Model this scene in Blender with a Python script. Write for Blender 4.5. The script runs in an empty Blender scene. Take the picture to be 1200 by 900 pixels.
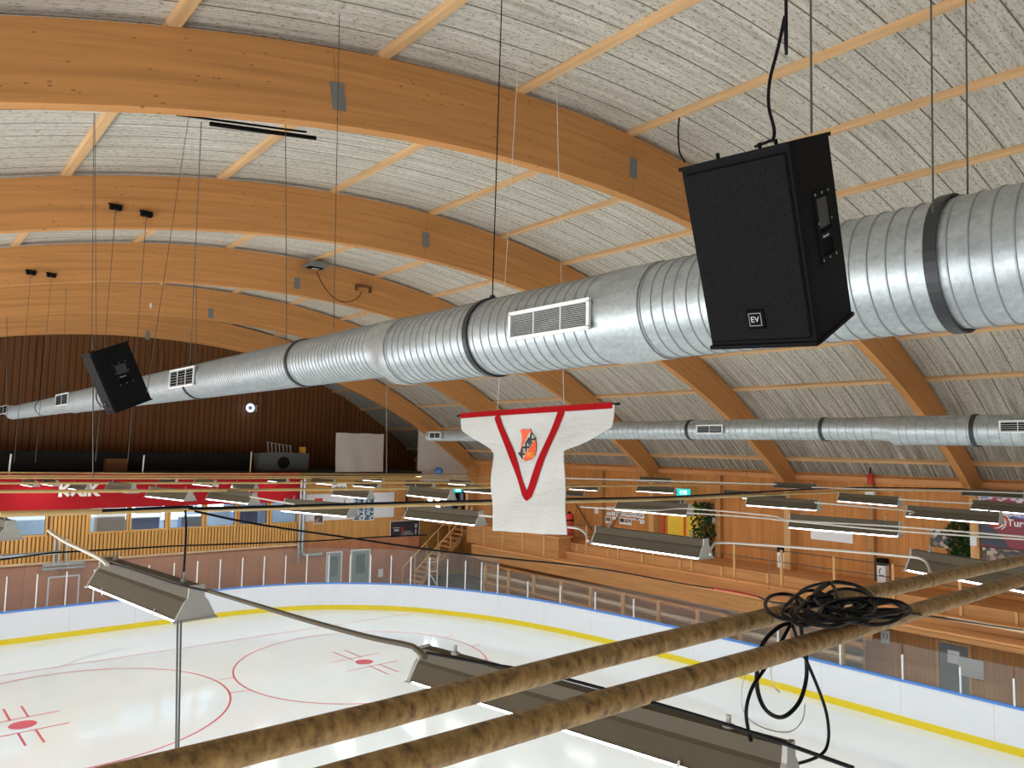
import bpy, math, random
from mathutils import Vector, Matrix
from math import sin, cos, radians, pi, sqrt, atan2, tan
random.seed(7)
S = bpy.context.scene
COL = S.collection
H = 7.918                       # eye height above the ice (m); X = across the rink, Y = along the hall

# ------------------------------------------------------------------ camera
F, YAW, PITCH, ROLL = 876.0, 0.7002, 0.084683, 0.019006
FW = Vector((sin(YAW)*cos(PITCH), cos(YAW)*cos(PITCH), sin(PITCH)))
_r = Vector((cos(YAW), -sin(YAW), 0)); _u = _r.cross(FW)
RT = _r*cos(ROLL) + _u*sin(ROLL); UP = -_r*sin(ROLL) + _u*cos(ROLL)
EYE = Vector((0, 0, H))
cd = bpy.data.cameras.new('camera'); cam = bpy.data.objects.new('camera', cd); COL.objects.link(cam)
cd.sensor_width = 36; cd.lens = F/1200*36; cd.clip_end = 300; cd.clip_start = 0.05
cam.matrix_world = Matrix(((RT.x, UP.x, -FW.x, 0), (RT.y, UP.y, -FW.y, 0), (RT.z, UP.z, -FW.z, H), (0, 0, 0, 1)))
S.camera = cam

def ray(x, y): return FW + RT*((x-600)/F) - UP*((y-450)/F)
def onX(x, y, X): d = ray(x, y); return EYE + d*(X/d.x)
def onY(x, y, Y): d = ray(x, y); return EYE + d*(Y/d.y)
def onZ(x, y, z): d = ray(x, y); return EYE + d*((z-H)/d.z)

# ------------------------------------------------------------------ materials
class NT:
    def __init__(s, name):
        s.m = bpy.data.materials.new(name); s.m.use_nodes = True
        s.t = s.m.node_tree; s.n = s.t.nodes; s.n.clear()
        s.out = s.n.new('ShaderNodeOutputMaterial')
    def node(s, t, **kw):
        n = s.n.new(t)
        for k, v in kw.items(): setattr(n, k, v)
        return n
    def link(s, a, b): s.t.links.new(a, b)
    def val(s, sock, v):
        if hasattr(v, 'is_output'): s.link(v, sock)
        else: sock.default_value = v
    def math(s, op, a, b=0.0, c=0.0):
        n = s.node('ShaderNodeMath', operation=op)
        for i, v in enumerate((a, b, c)): s.val(n.inputs[i], v)
        return n.outputs[0]
    def coord(s, kind='Object', scale=(1, 1, 1)):
        tc = s.node('ShaderNodeTexCoord'); mp = s.node('ShaderNodeMapping')
        mp.inputs['Scale'].default_value = scale
        s.link(tc.outputs[kind], mp.inputs['Vector']); return mp.outputs[0]
    def sep(s, v):
        n = s.node('ShaderNodeSeparateXYZ'); s.link(v, n.inputs[0]); return n.outputs
    def noise(s, v, scale=5, detail=4, rough=.55):
        n = s.node('ShaderNodeTexNoise'); s.link(v, n.inputs['Vector'])
        n.inputs['Scale'].default_value = scale; n.inputs['Detail'].default_value = detail; n.inputs['Roughness'].default_value = rough
        return n.outputs[0]
    def ramp(s, f, stops):
        n = s.node('ShaderNodeValToRGB'); s.link(f, n.inputs[0]); e = n.color_ramp.elements
        while len(e) < len(stops): e.new(.5)
        for i, (p, c) in enumerate(stops):
            e[i].position = p; e[i].color = (*c, 1) if len(c) == 3 else c
        return n.outputs[0]
    def mix(s, f, a, b, mode='MIX'):
        n = s.node('ShaderNodeMix', data_type='RGBA', blend_type=mode)
        s.val(n.inputs[0], f)
        for i, v in ((6, a), (7, b)):
            if hasattr(v, 'is_output'): s.link(v, n.inputs[i])
            else: n.inputs[i].default_value = (*v, 1)
        return n.outputs[2]
    def bsdf(s, col, rough=.5, metal=0.0, bump=None, bstr=.3, bdist=.01, spec=None):
        b = s.node('ShaderNodeBsdfPrincipled')
        if hasattr(col, 'is_output'): s.link(col, b.inputs['Base Color'])
        else: b.inputs['Base Color'].default_value = (*col, 1)
        s.val(b.inputs['Roughness'], rough); b.inputs['Metallic'].default_value = metal
        if spec is not None: b.inputs['Specular IOR Level'].default_value = spec
        if bump is not None:
            n = s.node('ShaderNodeBump'); n.inputs['Strength'].default_value = bstr; n.inputs['Distance'].default_value = bdist
            s.link(bump, n.inputs['Height']); s.link(n.outputs[0], b.inputs['Normal'])
        s.link(b.outputs[0], s.out.inputs[0]); return b

def flat(name, c, rough=.5, metal=0.0, var=.12, sc=6.0, spec=None):
    t = NT(name); v = t.coord(); f = t.noise(v, sc, 3)
    col = t.mix(f, tuple(x*(1-var) for x in c), tuple(min(1, x*(1+var)) for x in c))
    t.bsdf(col, rough, metal, spec=spec); return t.m

def emit(name, c, k):
    t = NT(name); e = t.node('ShaderNodeEmission'); e.inputs[0].default_value = (*c, 1); e.inputs[1].default_value = k
    t.link(e.outputs[0], t.out.inputs[0]); return t.m

def wood(name, c, kind='Object', scale=(1, 1, 1), planks=None, groove=.05, lam=None, rough=.6, knots=True, gdark=.35):
    """pine with stretched grain; planks = (axis, spacing) cuts grooves; lam = glue lines on the second axis"""
    t = NT(name); v = t.coord(kind, scale)
    f = t.noise(v, 1.0, 6, .6)
    col = t.ramp(f, [(.25, tuple(x*.72 for x in c)), (.5, c), (.78, tuple(min(1, x*1.22) for x in c))])
    raw = t.sep(t.coord(kind))
    if knots:
        kv = t.coord(kind, (4.5, 11, 1) if lam else tuple(4.0*(.35 if s < max(scale)*.4 else 1) for s in scale))
        vo = t.node('ShaderNodeTexVoronoi'); t.link(kv, vo.inputs['Vector']); vo.inputs['Scale'].default_value = 1.0
        k = t.math('MULTIPLY', t.math('LESS_THAN', vo.outputs['Distance'], (.13 if lam else .075)), t.math('GREATER_THAN', t.sep(vo.outputs['Color'])[0], .45))
        col = t.mix(t.math('MULTIPLY', k, .65), col, tuple(x*.3 for x in c))
    if lam:
        fr = t.math('FRACT', t.math('MULTIPLY', raw[1], 1/lam)); l = t.math('LESS_THAN', fr, .05)
        cell = t.math('FLOOR', t.math('MULTIPLY', raw[1], 1/lam))
        wn = t.node('ShaderNodeTexWhiteNoise', noise_dimensions='1D'); t.link(cell, wn.inputs['W'])
        col = t.mix(t.math('MULTIPLY', wn.outputs[0], .3), col, tuple(x*.72 for x in c))
        col = t.mix(t.math('MULTIPLY', l, .25), col, tuple(x*.45 for x in c))
    if planks:
        ax, sp = planks
        q = t.math('MULTIPLY', raw[ax], 1/sp); fr = t.math('FRACT', q); g = t.math('LESS_THAN', fr, groove)
        wn = t.node('ShaderNodeTexWhiteNoise', noise_dimensions='1D'); t.link(t.math('FLOOR', q), wn.inputs['W'])
        col = t.mix(t.math('MULTIPLY', wn.outputs[0], .35), col, tuple(x*.68 for x in c))
        col = t.mix(t.math('MULTIPLY', g, 1.0), col, tuple(x*gdark for x in c))
    t.bsdf(col, rough, spec=.3); return t.m

M = {}
M['arch'] = wood('glulam', (.56, .262, .086), 'UV', (.35, 9, 1), lam=.045, rough=.7)
M['purlin'] = wood('purlin_wood', (.64, .40, .20), 'Object', (9, .5, 9), knots=False)
M['pinewall'] = wood('pine_wall', (.58, .235, .06), 'Object', (6, 6, .5), planks=(1, .11))
M['pinefar'] = wood('pine_far_wall', (.55, .27, .08), 'Object', (6, 6, .5), planks=(0, .12))
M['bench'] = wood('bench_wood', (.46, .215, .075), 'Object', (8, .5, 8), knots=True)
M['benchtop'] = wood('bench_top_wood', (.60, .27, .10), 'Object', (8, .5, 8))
M['post'] = wood('post_wood', (.60, .33, .13), 'Object', (8, 8, .6), knots=False)
M['slat'] = wood('slat_wood', (.62, .32, .09), 'Object', (10, 10, .6), knots=False)
M['slatback'] = flat('slat_backing', (.16, .07, .02), .8)
M['ply'] = wood('plywood', (.46, .18, .088), 'Object', (1.2, 1.2, 1.2), planks=(0, 1.25), groove=.012, knots=False)
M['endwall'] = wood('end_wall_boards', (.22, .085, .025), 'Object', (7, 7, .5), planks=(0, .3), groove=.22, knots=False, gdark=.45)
M['understand'] = wood('understand_wall', (.52, .24, .085), 'Object', (6, 6, .5), planks=(1, .14), groove=.04)
M['paleply'] = wood('pale_timber', (.62, .46, .30), 'Object', (3, .5, 3), knots=False)
M['galv'] = None
t = NT('galvanised'); v = t.coord('Object', (3, 1, 3)); f = t.noise(v, 3, 6, .65)
vo = t.node('ShaderNodeTexVoronoi'); t.link(t.coord('Object', (1, 1, 1)), vo.inputs['Vector']); vo.inputs['Scale'].default_value = 45
f2 = t.math('ADD', t.math('MULTIPLY', f, .75), t.math('MULTIPLY', vo.outputs['Color'], .2))
t.bsdf(t.ramp(f2, [(.2, (.28, .315, .33)), (.5, (.43, .47, .485)), (.8, (.60, .635, .64))]), .42, .75, bump=f2, bstr=.08); M['galv'] = t.m
M['seam'] = flat('duct_seam', (.33, .36, .37), .5, .6)
M['galvdull'] = flat('galvanised_dull', (.40, .43, .43), .5, .6)
M['plate'] = flat('steel_plate', (.19, .205, .20), .6, .2)
M['black'] = flat('black_plastic', (.006, .006, .0065), .65, spec=.06)
M['blackmat'] = flat('black_matt', (.004, .004, .0045), .75, spec=.05)
M['cable'] = flat('cable_rubber', (.005, .005, .006), .45, spec=.12)
M['band'] = flat('strap_band', (.02, .022, .025), .45)
M['wire'] = flat('wire_steel', (.07, .075, .07), .5, .3)
M['lightwire'] = flat('wire_pale', (.55, .53, .47), .5, .2)
M['white'] = flat('white_paint', (.78, .78, .77), .45)
M['whitewall'] = flat('white_wall', (.66, .66, .68), .6)
M['board'] = flat('white_boards', (.77, .79, .85), .32, var=.03, sc=1.0)
M['yellow'] = flat('yellow_kick', (.78, .60, .015), .4, var=.08)
M['blue'] = flat('blue_cap', (.09, .26, .70), .35)
M['gpost'] = flat('glass_post', (.80, .80, .80), .4)
M['red'] = flat('banner_red', (.37, .013, .018), .7, var=.06, spec=.1)
M['jred'] = flat('jersey_red', (.33, .006, .009), .8, var=.06, spec=.08)
M['orange'] = flat('crest_orange', (.80, .095, .015), .55)
M['gold'] = flat('crest_gold', (.85, .45, .06), .55)
M['lettering'] = flat('lettering_white', (.82, .80, .76), .5)
M['lettergrey'] = flat('lettering_grey', (.45, .46, .47), .5)
M['ink'] = flat('ink_black', (.012, .012, .012), .6)
M['fix'] = flat('fixture_metal', (.085, .07, .046), .6, 0, spec=.2)
M['fixend'] = flat('fixture_end', (.36, .36, .335), .5, 0, spec=.2)
M['tube'] = emit('lit_tube', (1.0, .97, 1.0), 8.0)
M['tubeoff'] = flat('unlit_tube', (.45, .48, .46), .35)
M['floor'] = flat('rubber_floor', (.10, .10, .10), .8)
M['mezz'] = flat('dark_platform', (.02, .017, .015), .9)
M['tarp'] = flat('dark_sheet', (.006, .006, .006), .8)
M['paper'] = flat('white_paper', (.80, .80, .82), .6)
M['sheet'] = flat('pale_sheet', (.52, .47, .41), .7)
M['gable'] = flat('gable_panel', (.62, .58, .55), .7)
M['redpaint'] = flat('red_paint', (.55, .03, .02), .45)
M['yellowpanel'] = flat('yellow_panel', (.80, .52, .02), .5)
M['leaf'] = flat('leaf_green', (.016, .055, .014), .5, var=.5, sc=14)
M['photodark'] = flat('poster_dark', (.03, .03, .035), .4, var=.6, sc=9)
M['doorgrey'] = flat('door_grey', (.16, .18, .19), .5)
M['doorgreen'] = flat('door_green', (.25, .31, .31), .4)
M['exit'] = emit('exit_sign', (.02, .62, .58), 1.3)
M['exitfig'] = emit('exit_figure', (.75, 1.0, .97), 1.6)
M['ringlamp'] = emit('ring_lamp', (.50, .64, 1.0), 4.0)
M['bluish'] = flat('room_wall', (.40, .52, .62), .6)
M['roombox'] = flat('room_furniture', (.10, .16, .34), .6)
M['roomwin'] = emit('room_daylight', (.80, .90, 1.0), 14.0)
M['tan'] = flat('coat_tan', (.40, .29, .20), .8)
M['orangecloth'] = flat('orange_plastic', (.75, .07, .02), .5)
M['cardboard'] = flat('cardboard', (.20, .075, .03), .8)

# frosted grid pipe: mottled brass-brown
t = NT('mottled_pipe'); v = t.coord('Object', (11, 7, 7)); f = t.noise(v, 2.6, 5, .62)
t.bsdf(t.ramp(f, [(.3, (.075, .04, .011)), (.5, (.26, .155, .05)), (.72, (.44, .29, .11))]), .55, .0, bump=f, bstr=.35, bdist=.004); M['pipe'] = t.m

M['brass'] = flat('underlit_pipe', (.48, .33, .13), .5, var=.25, sc=3)  # lighter than the near pipes: light from below put into the colour
# wood-wool roof boards: joints every 0.6 m along the hall, ribs and streaks running over the arc
t = NT('woodwool'); uv = t.coord('UV'); x = t.sep(uv)
st = t.noise(t.coord('UV', (.45, 7.5, 1)), 1.0, 5, .62)
fi = t.noise(t.coord('UV', (9, 26, 1)), 1.0, 5, .75)
la = t.noise(t.coord('UV', (.12, .12, 1)), 1.0, 3, .5)
col = t.ramp(st, [(.22, (.32, .29, .235)), (.45, (.51, .48, .41)), (.62, (.61, .58, .505)), (.8, (.76, .74, .68))])
col = t.mix(t.math('MULTIPLY', t.math('GREATER_THAN', fi, .57), .75), col, (.16, .135, .085))
stain = t.math('MULTIPLY', t.math('SUBTRACT', x[0], 12.0), 1/9.0)       # weathering grows towards the right-hand eaves
stain = t.math('MINIMUM', t.math('MAXIMUM', stain, 0), 1)
col = t.mix(t.math('MULTIPLY', stain, t.ramp(st, [(.35, (.95, .95, .95)), (.78, (.10, .10, .10))])), col, (.13, .115, .085))
fr = t.math('FRACT', t.math('MULTIPLY', x[1], 1/.62)); j = t.math('LESS_THAN', fr, .045)
fr2 = t.math('FRACT', t.math('MULTIPLY', x[1], 1/.155)); rib = t.math('LESS_THAN', fr2, .18)
col = t.mix(t.math('MULTIPLY', rib, .22), col, (.16, .14, .10))
col = t.mix(t.math('MULTIPLY', j, .75), col, (.07, .055, .035))
hgt = t.math('ADD', t.math('ADD', fi, st), t.math('MULTIPLY', rib, -.6))
t.bsdf(col, .9, bump=hgt, bstr=.5, bdist=.02, spec=.1); M['woodwool'] = t.m

# ice
t = NT('ice'); v = t.coord('Object'); a = t.noise(v, .25, 4, .6); b = t.noise(t.coord('Object', (.6, .15, 1)), 1.5, 5, .6)
col = t.ramp(t.math('ADD', t.math('MULTIPLY', a, .6), t.math('MULTIPLY', b, .4)), [(.3, (.715, .74, .74)), (.7, (.785, .81, .81))])
rg = t.ramp(b, [(.3, (.07, .07, .07)), (.7, (.13, .13, .13))])
t.bsdf(col, rg, 0, spec=.5); M['ice'] = t.m
M['icered'] = flat('ice_red', (.62, .07, .10), .3)
M['icegrey'] = flat('skate_mark', (.50, .51, .52), .4)

# rink glass: mostly clear, faint milky film
t = NT('rink_glass'); tr = t.node('ShaderNodeBsdfTransparent'); tr.inputs[0].default_value = (.93, .94, .94, 1)
df = t.node('ShaderNodeBsdfDiffuse'); df.inputs[0].default_value = (.66, .66, .64, 1)
gl = t.node('ShaderNodeBsdfGlossy'); gl.inputs[0].default_value = (.9, .9, .9, 1); gl.inputs['Roughness'].default_value = .03
m1 = t.node('ShaderNodeMixShader'); m1.inputs[0].default_value = .022; t.link(tr.outputs[0], m1.inputs[1]); t.link(df.outputs[0], m1.inputs[2])
m2 = t.node('ShaderNodeMixShader'); m2.inputs[0].default_value = .05; t.link(m1.outputs[0], m2.inputs[1]); t.link(gl.outputs[0], m2.inputs[2])
t.link(m2.outputs[0], t.out.inputs[0]); M['glass'] = t.m
t = NT('window_glass'); tr = t.node('ShaderNodeBsdfTransparent'); tr.inputs[0].default_value = (.80, .86, .90, 1)
gl = t.node('ShaderNodeBsdfGlossy'); gl.inputs['Roughness'].default_value = .02
m2 = t.node('ShaderNodeMixShader'); m2.inputs[0].default_value = .10; t.link(tr.outputs[0], m2.inputs[1]); t.link(gl.outputs[0], m2.inputs[2])
t.link(m2.outputs[0], t.out.inputs[0]); M['winglass'] = t.m

# cloth of the jersey banner
t = NT('jersey_cloth'); v = t.coord('Object'); f = t.noise(v, 2.2, 5, .6); f2 = t.noise(t.coord('Object', (1, 1.5, 5)), 2.5, 3, .6)
t.bsdf(t.mix(f, (.49, .49, .465), (.58, .58, .555)), .9, bump=t.math('ADD', f, f2), bstr=.35, bdist=.05, spec=.05); M['cloth'] = t.m
# speaker grille: perforated black steel
t = NT('speaker_grille'); vo = t.node('ShaderNodeTexVoronoi'); t.link(t.coord('Object'), vo.inputs['Vector']); vo.inputs['Scale'].default_value = 130
g = t.math('LESS_THAN', vo.outputs['Distance'], .30)
t.bsdf(t.mix(g, (.008, .008, .0085), (.002, .002, .002)), .6, bump=g, bstr=.25, bdist=.002, spec=.04); M['grille'] = t.m
# printed banner with a swirl of colours
t = NT('printed_banner'); f = t.noise(t.coord('Object', (1, 1.2, 2.5)), 1.6, 3, .6)
t.bsdf(t.ramp(f, [(.30, (.02, .025, .10)), (.42, (.05, .09, .42)), (.50, (.70, .72, .80)), (.56, (.30, .02, .06)), (.7, (.22, .015, .04))]), .5); M['printtop'] = t.m
M['maroon'] = flat('banner_maroon', (.24, .02, .045), .5, var=.3, sc=2)
M['navy'] = flat('banner_navy', (.03, .035, .06), .5)
t = NT('photo_print'); vo = t.node('ShaderNodeTexVoronoi'); t.link(t.coord('Object', (1, 1, 1)), vo.inputs['Vector']); vo.inputs['Scale'].default_value = 7
t.bsdf(t.ramp(t.sep(vo.outputs['Color'])[0], [(.2, (.02, .02, .022)), (.5, (.05, .045, .045)), (.75, (.30, .16, .10)), (.95, (.55, .45, .40))]), .4); M['photo'] = t.m
t = NT('pattern_print'); vo = t.node('ShaderNodeTexVoronoi'); t.link(t.coord('Object'), vo.inputs['Vector']); vo.inputs['Scale'].default_value = 9
t.bsdf(t.ramp(t.sep(vo.outputs['Color'])[0], [(.2, (.03, .05, .09)), (.6, (.12, .2, .3)), (.9, (.5, .58, .62))]), .4); M['pattern'] = t.m

# ------------------------------------------------------------------ mesh helpers
class MB:
    def __init__(s): s.v = []; s.f = []; s.mi = []; s.uv = []; s.m = []; s.smooth = []
    def mat(s, m):
        if m not in s.m: s.m.append(m)
        return s.m.index(m)
    def add(s, vs, fs, m, uvs=None, smooth=False):
        o = len(s.v); k = s.mat(m); s.v += [tuple(v) for v in vs]
        for f in fs:
            s.f.append([i+o for i in f]); s.mi.append(k); s.smooth.append(smooth)
            s.uv.append([uvs[i] for i in f] if uvs else [(0, 0)]*len(f))
        return s
    def box(s, lo, hi, m, bev=0.0):
        x0, y0, z0 = lo; x1, y1, z1 = hi
        if bev:
            b = min(bev, abs(x1-x0)*.45, abs(y1-y0)*.45, abs(z1-z0)*.45)
            P = []
            for z, ins in ((z0, b), (z0+b, 0), (z1-b, 0), (z1, b)):
                P += [(x0+ins+b, y0+ins, z), (x1-ins-b, y0+ins, z), (x1-ins, y0+ins+b, z), (x1-ins, y1-ins-b, z), (x1-ins-b, y1-ins, z), (x0+ins+b, y1-ins, z), (x0+ins, y1-ins-b, z), (x0+ins, y0+ins+b, z)]
            fs = [list(range(7, -1, -1)), list(range(24, 32))]
            for k in range(3):
                for i in range(8): j = (i+1) % 8; fs.append([k*8+i, k*8+j, k*8+8+j, k*8+8+i])
            return s.add(P, fs, m)
        P = [(x0, y0, z0), (x1, y0, z0), (x1, y1, z0), (x0, y1, z0), (x0, y0, z1), (x1, y0, z1), (x1, y1, z1), (x0, y1, z1)]
        return s.add(P, [(3, 2, 1, 0), (4, 5, 6, 7), (0, 1, 5, 4), (1, 2, 6, 5), (2, 3, 7, 6), (3, 0, 4, 7)], m)
    def prism(s, pts, a, b, axis, m, cap=True):
        """extrude a closed 2-D outline along an axis; the outline uses the two other axes in order"""
        n = len(pts); P = []
        for t_ in (a, b):
            for p in pts:
                q = [p[0], p[1]]; q.insert(axis, t_); P.append(q)
        fs = [[i, (i+1) % n, n+(i+1) % n, n+i] for i in range(n)]
        if cap: fs += [list(range(n-1, -1, -1)), list(range(n, 2*n))]
        return s.add(P, fs, m)
    def tube(s, pts, r, m, n=8, caps=True):
        pts = [Vector(p) for p in pts]; rr = r if isinstance(r, (list, tuple)) else [r]*len(pts)
        d0 = (pts[1]-pts[0]).normalized(); nrm = d0.orthogonal().normalized(); P = []
        for i, p in enumerate(pts):
            d = ((pts[min(i+1, len(pts)-1)]-pts[max(i-1, 0)])).normalized()
            nrm = (nrm - d*nrm.dot(d)).normalized(); bi = d.cross(nrm)
            for k in range(n):
                a = 2*pi*k/n; P.append(p + (nrm*cos(a)+bi*sin(a))*rr[i])
        fs = [[i*n+k, i*n+(k+1) % n, (i+1)*n+(k+1) % n, (i+1)*n+k] for i in range(len(pts)-1) for k in range(n)]
        s.add(P, fs, m, smooth=True)
        if caps:
            s.add(P[:n], [list(range(n-1, -1, -1))], m); s.add(P[-n:], [list(range(n))], m)
        return s
    def build(s, name, parent=None, loc=None):
        me = bpy.data.meshes.new(name); me.from_pydata(s.v, [], s.f)
        for m in s.m: me.materials.append(m)
        me.polygons.foreach_set('material_index', s.mi); me.polygons.foreach_set('use_smooth', s.smooth)
        ul = me.uv_layers.new(name='UVMap'); flatuv = [c for f in s.uv for p in f for c in p]; ul.data.foreach_set('uv', flatuv)
        me.update(); o = bpy.data.objects.new(name, me); COL.objects.link(o)
        if parent is not None: o.parent = parent
        if loc is not None: o.location = loc
        return o

def tag(o, label, cat, group=None):
    o['label'] = label; o['category'] = cat
    if group: o['group'] = group
    return o
def thing(name, label, cat, loc=(0, 0, 0), rot=None, group=None):
    o = bpy.data.objects.new(name, None); COL.objects.link(o); o.location = loc
    if rot is not None: o.rotation_euler = rot
    o.empty_display_size = .2
    return tag(o, label, cat, group)
def struct(mb, name):
    o = mb.build(name); o['kind'] = 'structure'; return o
def dup(root, loc, rot, label, group=None):
    r = root.copy(); COL.objects.link(r); r.location = loc; r.rotation_euler = rot; r['label'] = label
    if group: r['group'] = group
    for ch in list(root.children):
        c = ch.copy(); COL.objects.link(c); c.parent = r
        for g in list(ch.children):
            d = g.copy(); COL.objects.link(d); d.parent = c
    return r
def smooth_path(pts, k=6):
    P = [Vector(p) for p in pts]; out = []
    for i in range(len(P)-1):
        p0, p1, p2, p3 = P[max(i-1, 0)], P[i], P[i+1], P[min(i+2, len(P)-1)]
        for j in range(k):
            t_ = j/k
            out.append(.5*((2*p1)+(p2-p0)*t_+(2*p0-5*p1+4*p2-p3)*t_*t_+(3*p1-p0-3*p2+p3)*t_**3))
    out.append(P[-1]); return out
def sag_path(a, b, sag, n=14):
    a = Vector(a); b = Vector(b)
    return [a.lerp(b, i/n) - Vector((0, 0, sag*4*(i/n)*(1-i/n))) for i in range(n+1)]
def text_mesh(name, s, size, mat, parent, M4, depth=.004, sx=1.0, shear=0.0, bold=.0):
    cu = bpy.data.curves.new('txt', 'FONT'); cu.body = s; cu.size = size; cu.extrude = depth; cu.align_x = 'CENTER'; cu.align_y = 'CENTER'
    cu.shear = shear; cu.offset = bold
    o = bpy.data.objects.new('txt', cu); COL.objects.link(o)
    dg = bpy.context.evaluated_depsgraph_get(); me = bpy.data.meshes.new_from_object(o.evaluated_get(dg))
    bpy.data.objects.remove(o); me.materials.clear(); me.materials.append(mat)
    me.transform(Matrix.Diagonal((sx, 1, 1, 1))); me.transform(M4)
    r = bpy.data.objects.new(name, me); COL.objects.link(r); r.parent = parent; return r
def frame(o, x, y):
    """matrix with given origin, text-right axis x and text-up axis y"""
    x = Vector(x).normalized(); y = Vector(y); y = (y - x*y.dot(x)).normalized(); z = x.cross(y)
    return Matrix(((x.x, y.x, z.x, o[0]), (x.y, y.y, z.y, o[1]), (x.z, y.z, z.z, o[2]), (0, 0, 0, 1)))

# ------------------------------------------------------------------ hall numbers
CX, CZ = 9.6, -17.6                 # centre of the roof circle
RB = 30.3                           # arch soffit
TX, TZ, TR = 10.04, -14.41, 28.30   # the flatter circle of the arch backs; roof boards lie just above it
RR = TR+.09
XW, XL = 28.5, -9.3                 # right and left wall planes
ARCH_Y = [9.25, 15.96, 22.85, 30.04, 37.30]
YEND = 44.0
def arc(r, th): return (CX + r*sin(th), CZ + r*cos(th))
def top(r, th): return (TX + r*sin(th), TZ + r*cos(th))
def top_z(x, r=TR): return TZ + sqrt(r*r-(x-TX)**2)
def depth_at(th):                   # arch depth measured square to the soffit
    px, pz = arc(RB, th); dx, dz = px-TX, pz-TZ; b = dx*sin(th)+dz*cos(th); return -b+sqrt(b*b-(dx*dx+dz*dz-TR*TR))
def roof_z(x, r): return CZ + sqrt(r*r-(x-CX)**2)

# ------------------------------------------------------------------ shell
mb = MB(); n = 72; y0, y1 = -9.0, YEND+.3
thA, thB = -.75, .716
for r, flip in ((RR, 0), (RR+.18, 1)):
    P = []; U = []
    for i in range(n+1):
        th = thA+(thB-thA)*i/n; x, z = top(r, th)
        for y in (y0, y1): P.append((x, y, z)); U.append((r*th, y))
    fs = [[2*i, 2*i+1, 2*i+3, 2*i+2] if flip == 0 else [2*i, 2*i+2, 2*i+3, 2*i+1] for i in range(n)]
    mb.add(P, fs, M['woodwool'], U, True)
struct(mb, 'ceiling')
for th in (-.64, -.55, -.46, -.37, -.275, -.172, -.08, .018, .102, .187, .271, .355, .438, .518, .60, .677):
    mb = MB(); P = []
    u = Vector((cos(th), 0, -sin(th))); w = Vector((sin(th), 0, cos(th))); c = Vector((TX, 0, TZ))
    for y in (y0, YEND):
        for a, b in ((-.075, TR), (.075, TR), (.075, RR), (-.075, RR)):
            q = c + u*a + w*b; P.append((q.x, y, q.z))
    mb.add(P, [(0, 1, 5, 4), (1, 2, 6, 5), (2, 3, 7, 6), (3, 0, 4, 7), (3, 2, 1, 0), (4, 5, 6, 7)], M['purlin'])
    o = struct(mb, 'ceiling_purlin')
ARCH_LABEL = ['curved glulam roof arch nearest the camera, passing behind the big speaker',
              'second curved glulam arch from the camera, two small black clamps high on its side',
              'third curved glulam arch from the camera, with a small grey floodlight on its back',
              'fourth curved glulam arch from the camera, just before the last one',
              'last curved glulam arch, in front of the dark brown end wall']
PLATE_PX = [[(396, 113), (742, 197)], [(499, 281)], [(348, 332)], [(247, 367)], [(173, 393)]]
for i, Y in enumerate(ARCH_Y):
    mb = MB(); w = .11; P = []; U = []; tA, tB = -.62, .67; nn = 64
    for k in range(nn+1):
        th = tA+(tB-tA)*k/nn
        for r in (RB, RB+depth_at(th)):
            x, z = arc(r, th); x = min(x, XW-.01)
            for dy in (-w, w): P.append((x, Y+dy, z)); U.append((RB*th, r+dy*.3))
    fs = []
    for k in range(nn):
        a = 4*k; b = a+4
        fs += [[a, b, b+2, a+2], [a+1, a+3, b+3, b+1], [a, a+1, b+1, b], [a+2, b+2, b+3, a+3]]
    fs += [[0, 2, 3, 1], [4*nn, 4*nn+1, 4*nn+3, 4*nn+2]]
    mb.add(P, fs, M['arch'], U)
    a = mb.build('glulam_arch'); tag(a, ARCH_LABEL[i], 'roof beam', 'curved glulam roof arches')
    for (px, py) in PLATE_PX[i]:
        p = onY(px, py, Y-w); th = atan2(p.x-CX, p.z-CZ); r = sqrt((p.x-CX)**2+(p.z-CZ)**2)
        pm = MB(); u = Vector((cos(th), 0, -sin(th))); ww = Vector((sin(th), 0, cos(th))); P = []
        hw, hh = .10, .19
        for dy in (-.012, .0):
            for sx_, sz_ in ((-1, -1), (1, -1), (1, 1), (-1, 1)):
                q = p + u*hw*sx_ + ww*hh*sz_; P.append((q.x, Y-w+dy, q.z))
        pm.add(P, [(0, 1, 2, 3), (7, 6, 5, 4), (0, 4, 5, 1), (1, 5, 6, 2), (2, 6, 7, 3), (3, 7, 4, 0)], M['plate'])
        P = []
        for dy in (-.004, .0):
            for sx_, b in ((-.008, RB), (.008, RB), (.008, RB+depth_at(th)), (-.008, RB+depth_at(th))):
                q = Vector((CX, 0, CZ)) + u*sx_ + ww*b; P.append((q.x, Y-w+dy, q.z))
        pm.add(P, [(0, 1, 2, 3), (7, 6, 5, 4), (0, 4, 5, 1), (1, 5, 6, 2), (2, 6, 7, 3), (3, 7, 4, 0)], M['bench'])
        o = pm.build('splice_plate', a); o['label'] = 'grey steel splice plate over a joint'

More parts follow.
